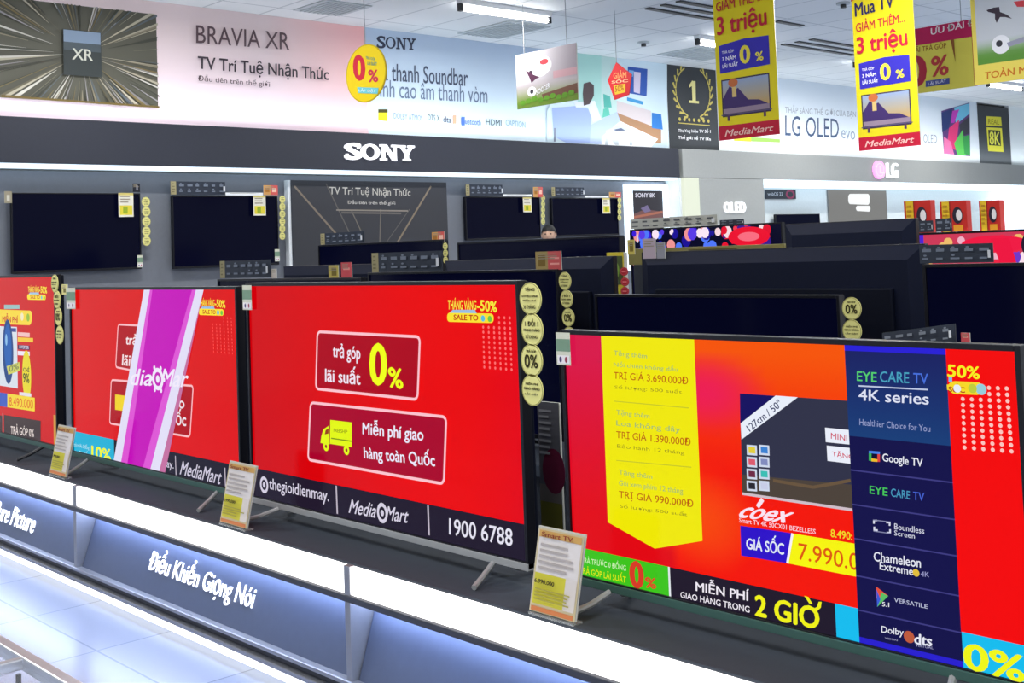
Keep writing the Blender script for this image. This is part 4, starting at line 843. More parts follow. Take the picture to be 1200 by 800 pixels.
# ------------------------------------------------------------------ second and third rows of televisions
def stand_row(x0, x1, y0, y1, z, label):
    t = thing('display_platform', ((x0 + x1) / 2, (y0 + y1) / 2, 0), label, 'display platform')
    boxo('top', x0, x1, y0, y1, z - .05, z, 'shelf_top', t); boxo('carcass', x0 + .05, x1 - .05, y0 + .05, y1 - .05, .0, z - .05, 'cabinet', t); return t
stand_row(-7.2, .3, 3.55, 4.65, SH, 'dark platform of the second row, hidden behind the front televisions')
stand_row(-8.3, -2.6, 5.1, 5.6, SH + .1, 'dark platform of the third row near the wall bay')
G2 = 'dark televisions behind the front row'
tv(F2, -6.9, -5.32, .5, 1.25, 'dark television behind the gap between magenta-ribbon and centre televisions', G2, shelf=SH, legs=(-6.6, -5.6))
tv(F2, -5.262, -3.81, .5, 1.275, 'dark television right behind the centre red television', G2, shelf=SH, legs=(-5.0, -4.1))
tv(F2, -3.585, -2.37, .5, 1.162, 'dark television right behind the left half of the nearest television', G2, shelf=SH, legs=(-3.3, -2.6))
tv(F2, -2.04, -.59, .5, 1.268, 'dark television at the right edge behind the nearest television', G2, shelf=SH, legs=(-1.8, -.85))
feature_card(F2, ((435, 320), (517, 316.5), 297.5), 'dark icon card with a khaki end on the television behind the centre one', d=-.008)
feature_card(F2, ((257, 326), (316, 325), 306), 'dark icon card on the television behind the magenta-ribbon television', d=-.008)
feature_card(F2, ((1077, 309), (1163, 307), 287.5), 'black icon card on the dark television at the right edge', 'card_dark', False, d=-.008, cols=5)
small_tag(F2, [(626, 295), (657, 316)], 'khaki and red tag on the dark television behind the centre one', KR, d=-.01)
small_tag(F2, [(398, 307.5), (411, 325)], 'red tag on the dark television behind the magenta-ribbon one', RD, d=-.012)
small_tag(F2, [(383, 311), (395, 326)], 'yellow tag left of the red tag behind the centre television', YL, d=-.014)
small_tag(F2, [(315.5, 315), (322, 326)], 'tiny pale tag at the right end of the icon card near the wall bay', [(0, 1, 0, 1, (200, 190, 180))], d=-.016)
FC = Fr('Y', 2.36)
feature_card(FC, ((1035, 410), (1120, 400), 390), 'tilted grey icon card poking up behind the top edge of the nearest television', 'card_dark', False, tilt=1, ink=(120, 126, 136), cols=6)
small_tag(FC, [(1124, 390), (1135, 402)], 'small pink tag right of the tilted grey icon card', RD, d=-.01)
small_tag(FT, [(73.5, 333), (80.5, 345)], 'small yellow tag between the leftmost and magenta-ribbon televisions', [(0, 1, 0, 1, (222, 212, 140)), (.3, .7, .2, .6, (120, 110, 50))], d=.002)
# rear-facing televisions of the second row: their backs show
class FrB(Fr):
    def pt(s, u, v, d=0): return (u, s.c + d, v)
FBk = FrB('Y', 4.32)
def back_tv(u0, u1, v0, v1, label, y=4.32, sh=SH, grp='televisions seen from behind'):
    fr = FrB('Y', y)
    t = thing('television', fr.pt((u0 + u1) / 2, sh, 0), label, 'television', grp)
    b = MB(); b.box(u0, u1, y - .03, y, v0, v1); b.build('frame', 'bezel', t, .003)
    W, H = u1 - u0, v1 - v0; m = .06
    fb = MB(); yb = y - .03
    lo = [(u0 + .004, yb, v0 + .004), (u1 - .004, yb, v0 + .004), (u1 - .004, yb, v1 - .004), (u0 + .004, yb, v1 - .004)]; hi = [(u0 + m, yb - .03, v0 + m), (u1 - m, yb - .03, v0 + m), (u1 - m, yb - .03, v1 - m), (u0 + m, yb - .03, v1 - m)]
    fb.prism(lo, hi); o = fb.build('back_cover', 'tv_back_panel', t)
    MB().box(u0 + .12, u1 - .12, yb - .055, yb - .03, v0 + .1, v1 - .17).build('rear_housing', 'tv_back', t, .006)
    v = MB()
    for k in range(5): v.box(u0 + W * .3 + k * W * .1, u0 + W * .3 + k * W * .1 + W * .06, yb - .057, yb - .055, v0 + .3, v0 + .32)
    v.build('vent_slots', 'bezel', t)
    s = MB(); s.face([(u0 + .012, y + .001, v0 + .02), (u1 - .012, y + .001, v0 + .02), (u1 - .012, y + .001, v1 - .012), (u0 + .012, y + .001, v1 - .012)]); s.build('screen', 'dark_screen', t)
    for k in (.2, .8): MB().tube([(u0 + W * k, y - .12, sh + .008), (u0 + W * k, y - .015, v0 + .01), (u0 + W * k, y + .1, sh + .008)], .008, 8).build('leg', 'dark_leg', t)
    return t
back_tv(-3.734, -2.29, .5, 1.335, 'large dark rear of a television with a stepped edge, above the nearest television')
back_tv(-5.2, -3.915, .5, 1.322, 'slate rear of a television showing right of the centre television')
back_tv(-6.9, -5.5, .5, 1.316, 'slate rear of a television behind the magenta-ribbon television')
Y3 = 5.35; F3 = Fr('Y', Y3); S3 = SH + .1
back_tv(-3.658, -2.905, .98, 1.452, 'small black rear of a television standing high behind the large stepped rear', 5.4, S3)
tv(F3, -8.073, -6.49, .62, 1.462, 'dark third-row television in front of the grey text board', G2, shelf=S3, legs=(-7.8, -6.8))
tv(F3, -6.34, -4.816, .62, 1.433, 'dark third-row television in front of the wall televisions, right of the text board', G2, shelf=S3, legs=(-6.1, -5.1))
feature_card(F3, ((375, 286), (426, 285), 273), 'dark icon card with khaki end in front of the grey text board', d=-.008)
small_tag(F3, [(505, 272), (520, 284)], 'orange and pink tag at the lower right of the grey text board', OR, d=-.01)
sticker_strip(F3, [(523, 288.5), (523.2, 296.5), (523.4, 304.5)], [4.3] * 3, 'short strip of yellow stickers below the orange tag near the text board', .008)
# coloured far screens
def paint_show(c, a, b, lo, hi):
    c.rect(a, b, lo, hi, (12, 12, 40)); W, H = b - a, hi - lo
    R = random.Random(8)
    for k in range(90):
        u = a + W * R.random(); s = (u - a) / W; v = hi - R.random() ** 2 * .4 * H; r = R.uniform(.015, .05)
        col = R.choice([(60, 30, 220), (90, 60, 230), (250, 230, 246), (30, 20, 150), (240, 150, 150), (80, 120, 250)]) if s < .6 else R.choice([(226, 20, 50), (240, 60, 80), (250, 190, 90), (250, 220, 226), (60, 30, 140)])
        c.ell(min(b - r, max(a + r, u)), min(hi - r, v), r, r * 1.1, col, 10)
    c.rect(a + W * .04, a + W * .05, hi - .1, hi - .03, (220, 220, 240)); c.ell(a + W * .8, hi - .085, .19, .075, (236, 20, 50), 24); c.ell(a + W * .8, hi - .085, .1, .035, (250, 110, 130), 20); c.rect(a + W * .72, a + W * .88, hi - .165, hi - .15, (240, 60, 80))
F4 = Fr('Y', 7.4)
tv(F4, -6.556, -5.062, .72, 1.50, 'lit television with a colourful stage show picture, far back', 'far lit televisions', paint_show, shelf=.64)
stand_row(-6.9, -4.7, 7.15, 7.7, .64, 'dark far stand under the colourful stage show television')
feature_card(F4, ((738, 267.5), (840, 264.5), 256), 'pale grey text card on top of the colourful stage show television', 'card_back', False, d=-.008, ink=(90, 92, 96), cols=8)
feature_card(F4, ((843, 263.5), (871, 263), 257.5), 'small dark card on the colourful stage show television, below the OLED letters', 'card_dark', False, d=-.008, cols=3)
F5 = Fr('Y', 7.0)
b_ = MB(); u0, v0 = F5.uv(736, 296); u1, v1 = F5.uv(919, 283); t = thing('soundbar', (-5.4, 7.0, .64), 'khaki gold long bar box in front of the colourful stage show television', 'box')
b_.box(u0, u1, 7.0, 7.1, v1 - .14, v1 - .015); b_.build('carton', 'gold_box' if 'gold_box' in MATS else mat('gold_box', (120, 112, 60), .5).name, t, .004)
c = Canvas(F5, .001, .0); lines(c, u0 + .6, u0 + 1.1, v1 - .07, v1 - .03, 2, (80, 72, 30), RN); c.build('print', 'print', t)
boxo('stand_block', u0 + .05, u1 - .05, 7.0, 7.12, 0, v1 - .14, 'cabinet', t)
F6 = Fr('Y', 6.0)
def paint_food(c, a, b, lo, hi):
    W, H = b - a, hi - lo; c.rect(a, b, lo, hi, (236, 160, 70)); c.rect(a, a + W * .42, lo, hi, (206, 60, 90))
    R = random.Random(4)
    for k in range(60): u = a + W * R.random() * .4; r = R.uniform(.015, .045); c.ell(max(a + r, u), hi - r - R.random() * .25, r, r, R.choice([(240, 180, 200), (250, 226, 236), (236, 40, 70), (110, 60, 200), (240, 190, 110)]), 10)
    c.rect(a, a + .03, hi - .2, hi, (80, 40, 210)); c.ell(a + .42, hi - .06, .18, .045, (240, 30, 70)); c.polyuv([(a + .40, hi - .03), (a + .5, hi - .03), (a + .54, hi - .2), (a + .46, hi - .2)], (238, 26, 66))
    c.ell(a + .62, hi - .07, .06, .07, (40, 30, 50)); c.ell(a + .63, hi - .1, .035, .045, (240, 236, 240)); c.ell(a + .68, hi - .13, .035, .04, (30, 28, 60)); c.rect(a + .66, a + .74, hi - .25, hi - .16, (240, 120, 40))
tv(F6, -3.25, -1.8, .6, 1.379, 'lit television with an orange and pink picture at the right edge', 'far lit televisions', paint_food, shelf=.545)
stand_row(-3.5, -1.5, 5.8, 6.3, .545, 'dark stand under the orange and pink television at the right')
feature_card(F6, ((1069, 272.5), (1093, 271.8), 259), 'small black lettered card below the leftmost red carton', 'card_dark', False, d=-.008, cols=3)
feature_card(F6, ((1096, 271.5), (1115, 271), 256), 'small black card below the middle red carton', 'card_dark', False, d=-.008, cols=2)
# red and yellow cartons on a tall plinth
F7 = Fr('Y', 6.6)
t = thing('carton_plinth', (-3.3, 6.75, 0), 'white plinth carrying three red and yellow cartons', 'plinth'); zt = F7.uv(1160, 271.5)[1]
boxo('top_board', -3.8, -2.6, 6.56, 6.95, zt - .03, zt, 'white_paint', t); boxo('column', -3.7, -2.7, 6.62, 6.9, 0, zt - .03, 'white_paint', t)
for (x0, x1, y0, lab) in ((1059, 1095, 236, 'leftmost of three red and yellow cartons in the lit alcove'), (1101, 1137, 236.5, 'middle of three red and yellow cartons in the lit alcove'), (1147, 1176, 235.5, 'rightmost of three red and yellow cartons in the lit alcove')):
    u0, v1 = F7.uv(x0, y0); u1, _ = F7.uv(x1 - 5, y0); t = thing('carton', ((u0 + u1) / 2, 6.66, zt), lab, 'carton', 'red and yellow cartons'); W = u1 - u0; H = v1 - zt
    boxo('box', u0, u1, 6.6, 6.66, zt, v1, mat('carton_red', (200, 44, 36), .5).name if 'carton_red' not in MATS else 'carton_red', t)
    c = Canvas(F7, .0008, 0); c.rect(u0, u1, zt, v1, (200, 42, 34)); c.rect(u0 + W * .08, u0 + W * .36, zt, v1, (230, 190, 40)); c.rect(u0 + W * .36, u0 + W * .4, zt, v1, (150, 30, 20)); c.ell(u0 + W * .66, zt + H * .55, W * .19, H * .26, (40, 34, 50)); c.ell(u0 + W * .72, zt + H * .55, W * .11, H * .17, (236, 230, 230)); c.rect(u0 + W * .5, u0 + W * .86, zt + H * .06, zt + H * .24, (236, 160, 40))
    lines(c, u0 + W * .12, u0 + W * .33, zt + H * .2, zt + H * .9, 5, (190, 140, 30), RN); c.build('print', 'print', t)
flat_sign(A, [(1170, 223), (1184, 290)], 'pale_signboard', 'narrow pale blue panel at the right end of the lit alcove', 'sign', lambda c, a, b, lo, hi: c.rect(a, b, lo, hi, (176, 208, 228)), .02)
# black set inside the alcove
tvA = Fr('X', -10.3); q0, q1 = tvA.uv(909, 251), tvA.uv(961, 263)
tv(tvA, q0[0], q1[0], 1.0, q0[1], 'black television on the wall of the lit alcove, half hidden', 'dark televisions on the wall of the dark bay', wall=.1)
# price cards and red stickers between the rear-facing televisions
FS = Fr('Y', 4.2)
small_tag(FS, [(745, 280), (761, 303)], 'pale pink card standing at the left corner of the large stepped rear', [(0, 1, 0, 1, (186, 168, 180))], 'blank_card', 'card', -.05)
small_tag(FS, [(761, 284), (771.5, 303)], 'pale grey card right of the pale pink card on the stepped rear', [(0, 1, 0, 1, (150, 150, 160))], 'blank_card', 'card', -.052)
FG = Fr('Y', 5.0)
u0, v1 = FG.uv(711, 296); u1, v0 = FG.uv(733, 346)
t = thing('promo_board', ((u0 + u1) / 2, 5.0, 0), 'narrow yellow and green promo board between two rear-facing televisions', 'promotional board')
boxo('post', (u0 + u1) / 2 - .02, (u0 + u1) / 2 + .02, 5.03, 5.06, 0, v0 + .2, 'dark_leg', t); boxo('foot', u0 - .05, u1 + .05, 4.95, 5.12, 0, .02, 'dark_leg', t)
c = Canvas(FG, .001, .001); z0 = v0 - .4; c.rect(u0, u1, z0, v1, (196, 178, 50)); c.rect(u0 + .02, u1 - .01, v0 + .06, v1 - .02, (70, 84, 44)); c.rect(u0 + .02, u1 - .04, v0 - .2, v0 + .05, (210, 200, 60)); c.ell((u0 + u1) / 2, v1 - .1, .03, .05, (120, 150, 60)); c.build('print', 'print', t); boxo('board', u0, u1, 5.0, 5.03, z0, v1, 'card_back', t)
us = FG.uv(733, 320); t = thing('red_sticker_strip', (us[0], 4.96, us[1]), 'strip of dark red round stickers beside the narrow yellow promo board', 'promotional stickers')
for x, y in ((732.5, 318), (733.5, 330), (733.5, 341)):
    u, v = FG.uv(x, y); b = MB(); n = 24; b.prism([FG.pt(u + .03 * math.cos(2 * PI * k / n), v + .024 * math.sin(2 * PI * k / n), .006) for k in range(n)], [FG.pt(u + .03 * math.cos(2 * PI * k / n), v + .024 * math.sin(2 * PI * k / n), .01) for k in range(n)], (170, 30, 46)); c = Canvas(FG, .0005, .01); c.mb = b; c.ell(u, v, .026, .02, (206, 90, 90), 20, .9); c.rect(u - .016, u + .016, v - .004, v + .004, (216, 110, 110)); c.build('disc', 'print', t)
small_tag(FG, [(735.5, 281), (744.5, 298)], 'small yellow tag beside the glowing picture frame bottom', YL, d=.0)
# leaflet standing behind the gap between the centre and nearest televisions
FL = Fr('Y', 2.62)
u0, v1 = FL.uv(632, 470); u1, v0 = FL.uv(652, 612)
t = thing('info_leaflet', ((u0 + u1) / 2, 2.64, SH), 'grey, maroon and olive leaflet in the gap between centre and nearest televisions', 'leaflet')
boxo('board', u0 - .01, u1 + .03, 2.622, 2.63, SH, v1, 'card_back', t); H = v1 - SH
c = Canvas(FL, .0006, 0); c.rect(u0 - .01, u1 + .03, SH, v1, (96, 96, 104)); c.rect(u0 - .01, u1 + .03, SH, SH + H * .3, (112, 108, 34)); c.rect(u0 - .01, u1 + .03, SH + H * .3, SH + H * .42, (120, 112, 108)); c.ell(u1, SH + H * .52, .05, .07, (110, 26, 60)); lines(c, u0, u1, SH + H * .62, v1 - .02, 8, (150, 150, 156), RN); c.build('print', 'print', t)

# ------------------------------------------------------------------ hanging signs
def hang(o, fr, us, v, d=-.004):
    for u in us:
        p = fr.pt(u, v, d); MB().tube([p, (p[0], p[1], CZ)], .004, 6).build('cord', 'cord', o)
def yellow_banner(fr, pxs, top, label, show_ribbon):
    (x0, y0), (x1, y1) = pxs; a, b_ = fr.uv(x0, y0), fr.uv(x1, y1); u0, u1 = a[0], b_[0]; v0 = (a[1] + b_[1]) / 2
    t = thing('hanging_banner', fr.pt((u0 + u1) / 2, v0), label, 'hanging banner', 'tall yellow banners on cords')
    p, q = fr.pt(u0, v0, -.006), fr.pt(u1, top, 0); MB().box(p[0], q[0], min(p[1], q[1]), max(p[1], q[1]), v0, top).build('panel', 'card_back', t)
    W = u1 - u0; c = Canvas(fr, .0002, .0005); yl = (232, 214, 26); rd = (196, 24, 56); bl = (52, 44, 176)
    c.rect(u0, u1, v0, top, yl); h = W * 1.0
    V = lambda k: v0 + k * W            # heights in banner widths from the bottom
    c.rect(u0, u1, v0, V(.2), rd); c.text('MediaMart', (u0 + W * .12, V(.05)), (u0 + W * .9, V(.05)), (u0 + W * .12, V(.14)), (240, 200, 190), .014, px=False, shear=.05)
    c.rect(u0 + .08 * W, u0 + .88 * W, V(.32), V(.84), (58, 46, 70)); c.grid(u0 + .1 * W, u0 + .86 * W, V(.36), V(.82), lambda x, y: mix((206, 160, 80), (150, 170, 206), y), 6, 4)
    c.polyuv([(u0 + .1 * W, V(.42)), (u0 + .86 * W, V(.42)), (u0 + .7 * W, V(.5)), (u0 + .52 * W, V(.52)), (u0 + .36 * W, V(.7)), (u0 + .3 * W, V(.67)), (u0 + .22 * W, V(.74)), (u0 + .1 * W, V(.58))], (64, 44, 104)); c.rect(u0 + .1 * W, u0 + .86 * W, V(.36), V(.43), (150, 130, 150))
    c.rect(u0 + .06 * W, u0 + .9 * W, V(.34), V(.355), (90, 80, 120)); c.rect(u0 + .16 * W, u0 + .2 * W, V(.26), V(.34), (90, 60, 90)); c.rect(u0 + .76 * W, u0 + .8 * W, V(.26), V(.34), (90, 60, 90))
    c.ell(u0 + .28 * W, V(.78), .08 * W, .06 * W, (200, 110, 60)); c.rect(u0 + .26 * W, u0 + .33 * W, V(.58), V(.72), (220, 190, 120))
    c.polyuv([(u0 + .07 * W, V(.93)), (u0 + .9 * W, V(.95)), (u0 + .9 * W, V(1.34)), (u0 + .5 * W, V(1.36)), (u0 + .07 * W, V(1.32))], bl)
    c.text('TRẢ GÓP', (u0 + .12 * W, V(1.2)), (u0 + .32 * W, V(1.2)), (u0 + .12 * W, V(1.25)), (236, 236, 246), .02, px=False); c.text('3 NĂM', (u0 + .12 * W, V(1.1)), (u0 + .35 * W, V(1.1)), (u0 + .12 * W, V(1.17)), (236, 236, 246), .03, px=False); c.text('LÃI SUẤT', (u0 + .12 * W, V(1.0)), (u0 + .38 * W, V(1.0)), (u0 + .12 * W, V(1.08)), (236, 236, 246), .03, px=False)
    c.text('0', (u0 + .43 * W, V(1.02)), (u0 + .58 * W, V(1.02)), (u0 + .43 * W, V(1.26)), (240, 224, 70), .04, px=False); c.text('%', (u0 + .68 * W, V(1.02)), (u0 + .8 * W, V(1.02)), (u0 + .68 * W, V(1.14)), (240, 224, 70), .03, px=False)
    c.text('3 triệu', (u0 + .06 * W, V(1.4)), (u0 + .88 * W, V(1.42)), (u0 + .06 * W, V(1.74)), rd, .024, px=False); c.text('GIẢM THÊM...', (u0 + .06 * W, V(1.8)), (u0 + .86 * W, V(1.83)), (u0 + .06 * W, V(1.98)), rd, .014, px=False); c.text('Mua TV', (u0 + .06 * W, V(2.04)), (u0 + .7 * W, V(2.08)), (u0 + .06 * W, V(2.24)), (40, 34, 90), .024, px=False)
    c.polyuv([(u0, V(2.28)), (u0 + .38 * W, V(2.42)), (u0 + .38 * W, top), (u0, top)], (200, 40, 30)); c.text('HOT', (u0 + .05 * W, V(2.36)), (u0 + .32 * W, V(2.44)), (u0 + .05 * W, V(2.44)), (250, 220, 60), .02, px=False)
    c.build('print', 'print', t); hang(t, fr, (u0 + .1 * W, u1 - .1 * W), top); boxo('top_bar', u0 - .01, u1 + .01, fr.c - .012, fr.c + .012, top - .012, top + .012, 'silver', t); return t
H1 = Fr('Y', 8.0); yellow_banner(H1, ((843, 165), (914, 157)), 3.62, 'left of two tall yellow hanging banners, right of the golden laurel panel', True)
H2 = Fr('Y', 9.6); yellow_banner(H2, ((1007, 177), (1079, 170)), 3.66, 'right of two tall yellow hanging banners, beside the wide yellow board', True)
def board(fr, pts, label, paint, name='hanging_board', cat='hanging sign', top=None, cords=True, th=.012):
    us = [fr.uv(*p) for p in pts]; u0, u1, v0, v1 = min(p[0] for p in us), max(p[0] for p in us), min(p[1] for p in us), max(p[1] for p in us); v1 = top or v1
    t = thing(name, fr.pt((u0 + u1) / 2, v0), label, cat); MB().box(u0, u1, fr.c, fr.c + th, v0, v1).build('panel', 'card_back', t)
    c = Canvas(fr, .0002, .0005); paint(c, u0, u1, v0, v1); c.build('print', 'print', t)
    if cords: hang(t, fr, (u0 + (u1 - u0) * .15, u1 - (u1 - u0) * .15), v1)
    return t
def soccer(c, u0, u1, v0, v1):
    W, H = u1 - u0, v1 - v0; c.grid(u0, u1, v0, v1, lambda x, y: mix((110, 140, 50), (176, 168, 172), (y - .1) * 4) if y < .5 else mix((206, 204, 208), (150, 140, 148), x * 1.1 - .1), 12, 10)
    c.ell(u0 + W * .38, v0 + H * .72, W * .22, H * .2, (232, 230, 232)); c.rect(u0 + W * .62, u1, v0 + H * .45, v0 + H * .58, (190, 150, 156)); c.ell(u0 + W * .48, v0 + H * .78, W * .07, H * .05, (206, 60, 70)); c.polyuv([(u0 + W * .45, v0 + H * .08), (u1, v0 + H * .12), (u1, v0 + H * .3), (u0 + W * .42, v0 + H * .2)], (110, 76, 60))
    c.ell(u0 + W * .25, v0 + H * .62, W * .035, H * .05, (60, 40, 60)); c.polyuv([(u0 + W * .16, v0 + H * .7), (u0 + W * .3, v0 + H * .58), (u0 + W * .4, v0 + H * .52), (u0 + W * .34, v0 + H * .5), (u0 + W * .26, v0 + H * .44), (u0 + W * .22, v0 + H * .56)], (80, 40, 66)); c.ell(u0 + W * .26, v0 + H * .28, W * .075, H * .09, (236, 236, 236)); c.ell(u0 + W * .26, v0 + H * .28, W * .03, H * .04, (50, 50, 60))
    for k in range(9): c.ell(u0 + W * (.1 + .1 * k), v0 + H * (.1 + .02 * (k % 3)), W * .05, H * .05, (96, 150, 40), 10)
    c.text('SOCCER', (u0 + W * .34, v0 + H * .2), (u0 + W * .56, v0 + H * .3), (u0 + W * .34, v0 + H * .29), (230, 230, 236), .02, px=False)
board(Fr('Y', 8.0), [(604, 66), (675, 50), (676, 112), (608, 128)], 'hanging poster with a football scene in front of the pale blue banner', soccer, 'hanging_poster', 'hanging poster')
H3 = Fr('Y', 11.0)
def uudai(c, u0, u1, v0, v1):
    c.rect(u0, u1, v0, v1, (226, 212, 84)); H = v1 - v0; c.rect(u0, u1, v1 - .26 * H, v1, (190, 26, 84)); c.rect(u1 - .03, u1, v0, v1, (166, 40, 40))
    c.text('ƯU ĐÃI ĐẶC BIỆT', (1091, 43), (1190, 22), (1091, 31), (240, 226, 226), .02); c.text('LÃI TRẢ GÓP', (1070, 62), (1109, 56), (1070, 54), (150, 84, 20), .01); c.text('0', (1064, 102), (1084, 100), (1064, 68), (176, 40, 60), .05); c.text('%', (1092, 90), (1111, 87), (1092, 67), (190, 60, 60), .03)
    c.poly([(1085, 95), (1113, 91), (1113, 98), (1085, 102)], (70, 80, 140)); c.text('LÃI SUẤT', (1088, 100), (1109, 96), (1088, 95), (220, 220, 236), .01); c.polyuv([(c.P((1114, 43))[0], v1 - .26 * H), (c.P((1118, 43))[0], v1 - .26 * H), (c.P((1120, 73))[0], c.P((1120, 73))[1])], (150, 90, 40))
board(H3, [(1048, 40), (1141, 22), (1141, 101), (1050, 112)], 'wide yellow hanging board with a dark pink top, behind the right yellow banner', uudai)
H4 = Fr('Y', 10.5)
def footy(c, u0, u1, v0, v1):
    c.rect(u0, u1, v0, v1, (226, 206, 90)); va = c.P((1150, 76))[1]; W = u1 - u0
    c.grid(u0 + .04, u1 - .04, va, v1 - .02, lambda x, y: mix((86, 140, 50), (196, 200, 206), (y - .12) * 5), 6, 14)
    p = c.P; k = (56, 44, 58)
    c.poly([(1164, 9), (1171, 8), (1172, 14), (1180, 17), (1186, 22), (1178, 20), (1172, 20), (1168, 27), (1166, 22), (1166, 16), (1158, 14), (1156, 12)], k); c.ell(*p((1173, 52)), .085, .085, (232, 232, 236)); c.ell(*p((1171, 51)), .03, .03, (50, 50, 58)); c.poly([(1180, 50), (1200, 43), (1200, 49), (1182, 55)], (150, 150, 170)); c.poly([(1188, 2), (1203, 0), (1203, 8), (1192, 8)], (206, 60, 70))
    c.text('TOÀN MIỀN NAM', (1154, 93), (1258, 77), (1154, 80), (200, 110, 20), .016)
board(H4, [(1137, 2), (1143, 100), (1290, 80)], 'hanging board with a football picture and orange words at the top right corner', footy, top=3.55)
# round yellow disc and small five-sided sign
H5 = Fr('Y', 6.0); u, v = H5.uv(428.5, 86); ru = (H5.uv(452, 88)[0] - H5.uv(405, 86)[0]) / 2; rv = (H5.uv(428, 52)[1] - H5.uv(429, 120)[1]) / 2
t = thing('hanging_disc', H5.pt(u, v - rv), 'round yellow hanging sign with a red zero before the pink and blue banners', 'hanging sign')
b = MB(); n = 48; ring = lambda d, k_: [H5.pt(u + ru * k_ * math.cos(2 * PI * k / n), v + rv * k_ * math.sin(2 * PI * k / n), d) for k in range(n)]
b.prism(ring(-.01, 1), ring(0, 1), (200, 170, 10)); c = Canvas(H5, .0002, .0005); c.mb = b; c.ell(u, v, ru * .96, rv * .96, (236, 206, 16), 40); c.text('0', (415, 92), (427, 95), (415, 64), (206, 40, 60), .05); c.text('%', (432, 96), (443, 96), (432, 82), (206, 40, 80), .03); c.text('TRẢ GÓP', (429, 69), (440, 71), (429, 65), (70, 150, 150), .02); c.text('LÃI SUẤT', (431, 76), (442, 77), (431, 70), (70, 150, 150), .02)
c.poly([(419, 102), (444, 103), (443, 110), (420, 109)], (110, 200, 210)); c.text('LẮP ĐẶT', (421, 108), (441, 109), (421, 103), (230, 244, 246), .02); c.build('disc', 'print', t); hang(t, H5, (u,), v + rv * .98)
H6 = Fr('Y', 9.0); P5 = [H6.uv(*p) for p in ((722, 73), (740, 87), (737, 111), (720, 117), (712, 94))]
t = thing('hanging_pentagon', H6.pt(*P5[3]), 'small red five-sided hanging sign in front of the sofa picture', 'hanging sign')
b = MB(); b.prism([H6.pt(*p, -.01) for p in P5], [H6.pt(*p, 0) for p in P5], (190, 34, 40)); c = Canvas(H6, .0002, .0005); c.mb = b; c.text('GIẢM', (719, 92), (734, 91), (719, 83), (240, 150, 90), .02); c.text('SỐC', (717, 98), (736, 96), (717, 93), (240, 190, 150), .02); c.poly([(719, 100), (733, 98), (733, 108), (721, 111)], (214, 170, 40)); c.text('50%', (721, 108), (731, 106), (721, 101), (150, 80, 20), .02); c.build('plate', 'print', t); hang(t, H6, (P5[0][0],), P5[0][1] - .005)

# ------------------------------------------------------------------ chrome frame table at the lower left
zt = .4
t = thing('chrome_table', (-3.4, .9, 0), 'low chrome framed glass stand at the lower left corner', 'display table')
yb = 1.142; ya = .62; xa, xb = -4.3, -2.5
b = MB(); r = .016
for y in (ya, yb): b.box(xa, xb, y - r, y + r, zt - .035, zt)
for x in (xa, -3.08, xb): b.box(x - .012, x + .012, ya, yb, zt - .03, zt - .002)
b.build('top_frame', 'chrome', t, .004)
boxo('glass_top', xa + .02, -3.1, ya + .02, yb - .02, zt - .02, zt - .012, 'glass', t, .001); boxo('glass_top', -3.06, xb - .02, ya + .02, yb - .02, zt - .02, zt - .012, 'glass', t, .001)
b = MB(); b.box(xa, xb, yb - .09, yb - .07, .1, .12); b.build('stretcher', 'chrome', t)
for x in (xa, xb):
    for y in (ya, yb): MB().tube([(x, y, 0), (x, y, zt - .03)], .014, 12).build('leg', 'chrome', t)
MB().tube([(-3.06, yb - .03, zt - .035), (-3.06, yb - .03, zt - .09)], .007, 8).build('hook', 'dark_leg', t)

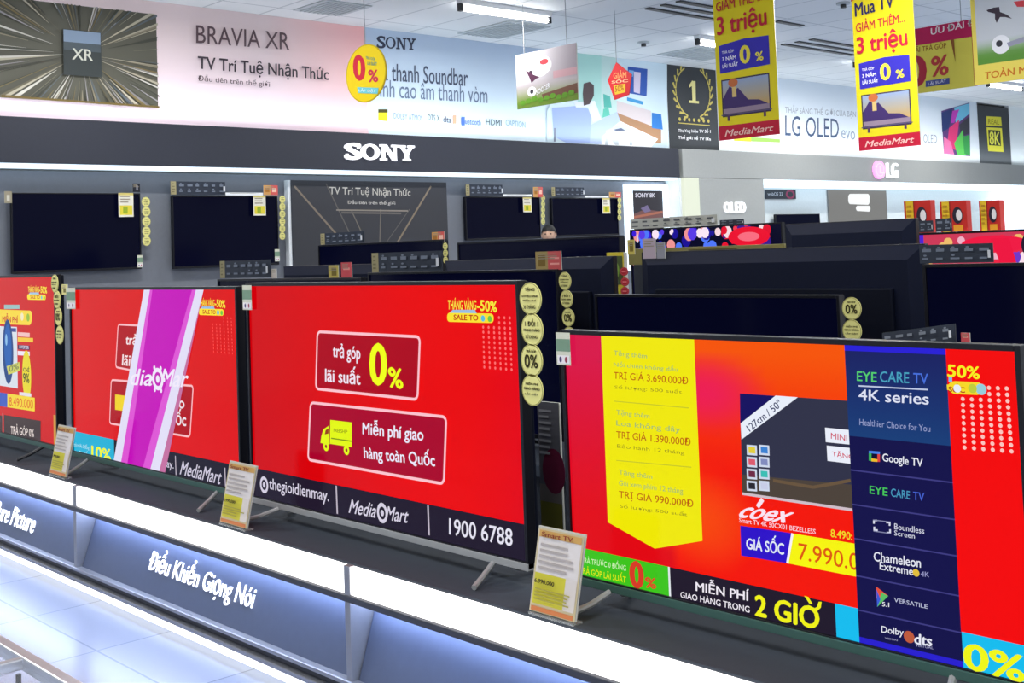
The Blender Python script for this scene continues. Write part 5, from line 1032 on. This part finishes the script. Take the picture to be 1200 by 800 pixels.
# ------------------------------------------------------------------ the person near the wall
def person(x, y, H, rz):
    t = thing('person', (x, y, 0), 'person in dark clothes mostly hidden behind the televisions, black hair', 'person'); t.rotation_euler = (0, 0, rz)
    k = H / 1.7
    J = {'pel': (0, 0, .95, .13, .1), 'bel': (0, 0, 1.08, .125, .095), 'ch': (0, 0, 1.26, .15, .105), 'nk': (0, 0, 1.42, .055, .055), 'hd': (.01, 0, 1.48, .055, .06)}
    V, E, R = [], [], []
    def add(p, r, par=None):
        V.append(tuple(c * k for c in p)); R.append((r[0] * k, r[1] * k)); i = len(V) - 1
        if par is not None: E.append((par, i))
        return i
    pel = add((0, 0, .95), (.11, .14)); bel = add((0, 0, 1.1), (.1, .13), pel); ch = add((0, 0, 1.27), (.11, .15), bel); nk = add((0, 0, 1.41), (.055, .055), ch); hb = add((.01, 0, 1.49), (.055, .055), nk)
    for s in (-1, 1):
        sh = add((0, s * .17, 1.36), (.055, .055), ch); el = add((.0, s * .22, 1.1), (.042, .042), sh); wr = add((.12, s * .2, .9), (.027, .027), el); pa = add((.18, s * .19, .86), (.034, .02), wr)
        for f, (dx, dy, dz) in enumerate(((.075, -.026, -.035), (.085, -.009, -.04), (.08, .009, -.04), (.068, .025, -.035))):
            m1 = add((.18 + dx * .55, s * .19 + dy, .86 + dz * .45), (.009, .009), pa); add((.18 + dx, s * .19 + dy, .86 + dz * 1.15), (.008, .008), m1)
        add((.2, s * .19 - s * .05, .855), (.01, .01), pa)
        hp = add((0, s * .09, .88), (.085, .085), pel); kn = add((.01, s * .1, .5), (.056, .056), hp); an = add((-.01, s * .1, .09), (.038, .038), kn); add((.13, s * .11, .035), (.038, .03), an)
    me = bpy.data.meshes.new('body'); me.from_pydata(V, E, []); o = bpy.data.objects.new('body', me); COL.objects.link(o); o.parent = t
    sm = o.modifiers.new('skin', 'SKIN'); sv = me.skin_vertices[0].data
    for q, r in zip(sv, R): q.radius = r
    sv[0].use_root = True; ss = o.modifiers.new('sub', 'SUBSURF'); ss.levels = 1; ss.render_levels = 1; me.materials.append(MATS['shirt'])
    # head with a face, and hair
    def blob(name, c, rr, m, cut=None, n=18, mm=14, dent=None):
        b = MB(); 
        for j in range(mm + 1):
            th = PI * j / mm
            for i in range(n):
                ph = 2 * PI * i / n; p = [c[0] + rr[0] * math.sin(th) * math.cos(ph), c[1] + rr[1] * math.sin(th) * math.sin(ph), c[2] + rr[2] * math.cos(th)]
                if dent: p = dent(p)
                b.v.append(tuple(q * k for q in p))
        for j in range(mm):
            for i in range(n):
                f = (j * n + i, (j + 1) * n + i, (j + 1) * n + (i + 1) % n, j * n + (i + 1) % n)
                ctr = [sum(b.v[q][a] for q in f) / 4 / k for a in range(3)]
                if cut is None or cut(ctr): b.f.append(f); b.c.append([(0, 0, 0)] * 4)
        me = bpy.data.meshes.new(name); me.from_pydata(b.v, [], b.f); me.materials.append(MATS[m]); q = bpy.data.objects.new(name, me); COL.objects.link(q); q.parent = t
        for f in me.polygons: f.use_smooth = True
        return q
    def face(p):
        if p[0] > .07 and abs(p[1]) < .022 and 1.545 < p[2] < 1.6: p[0] += .022                  # nose
        if p[2] < 1.53: p[1] *= .8
        return p
    blob('head', (.015, 0, 1.585), (.092, .076, .117), 'skin', None, 20, 16, face)
    blob('hair', (.004, 0, 1.6), (.1, .086, .108), 'hair', lambda q: q[2] > 1.625 or q[0] < .01 + (q[2] - 1.56) * .3, 20, 16)
    for s in (-1, 1): blob('ear', (.0, s * .079, 1.58), (.018, .01, .03), 'skin', None, 10, 8); blob('eye', (.098, s * .03, 1.595), (.008, .012, .007), 'hair', None, 10, 8)
    blob('mouth', (.098, 0, 1.525), (.008, .024, .006), mat('lips', (160, 90, 84), .5).name, None, 10, 8)
person(-9.4, 9.262, 1.63, math.radians(-50))
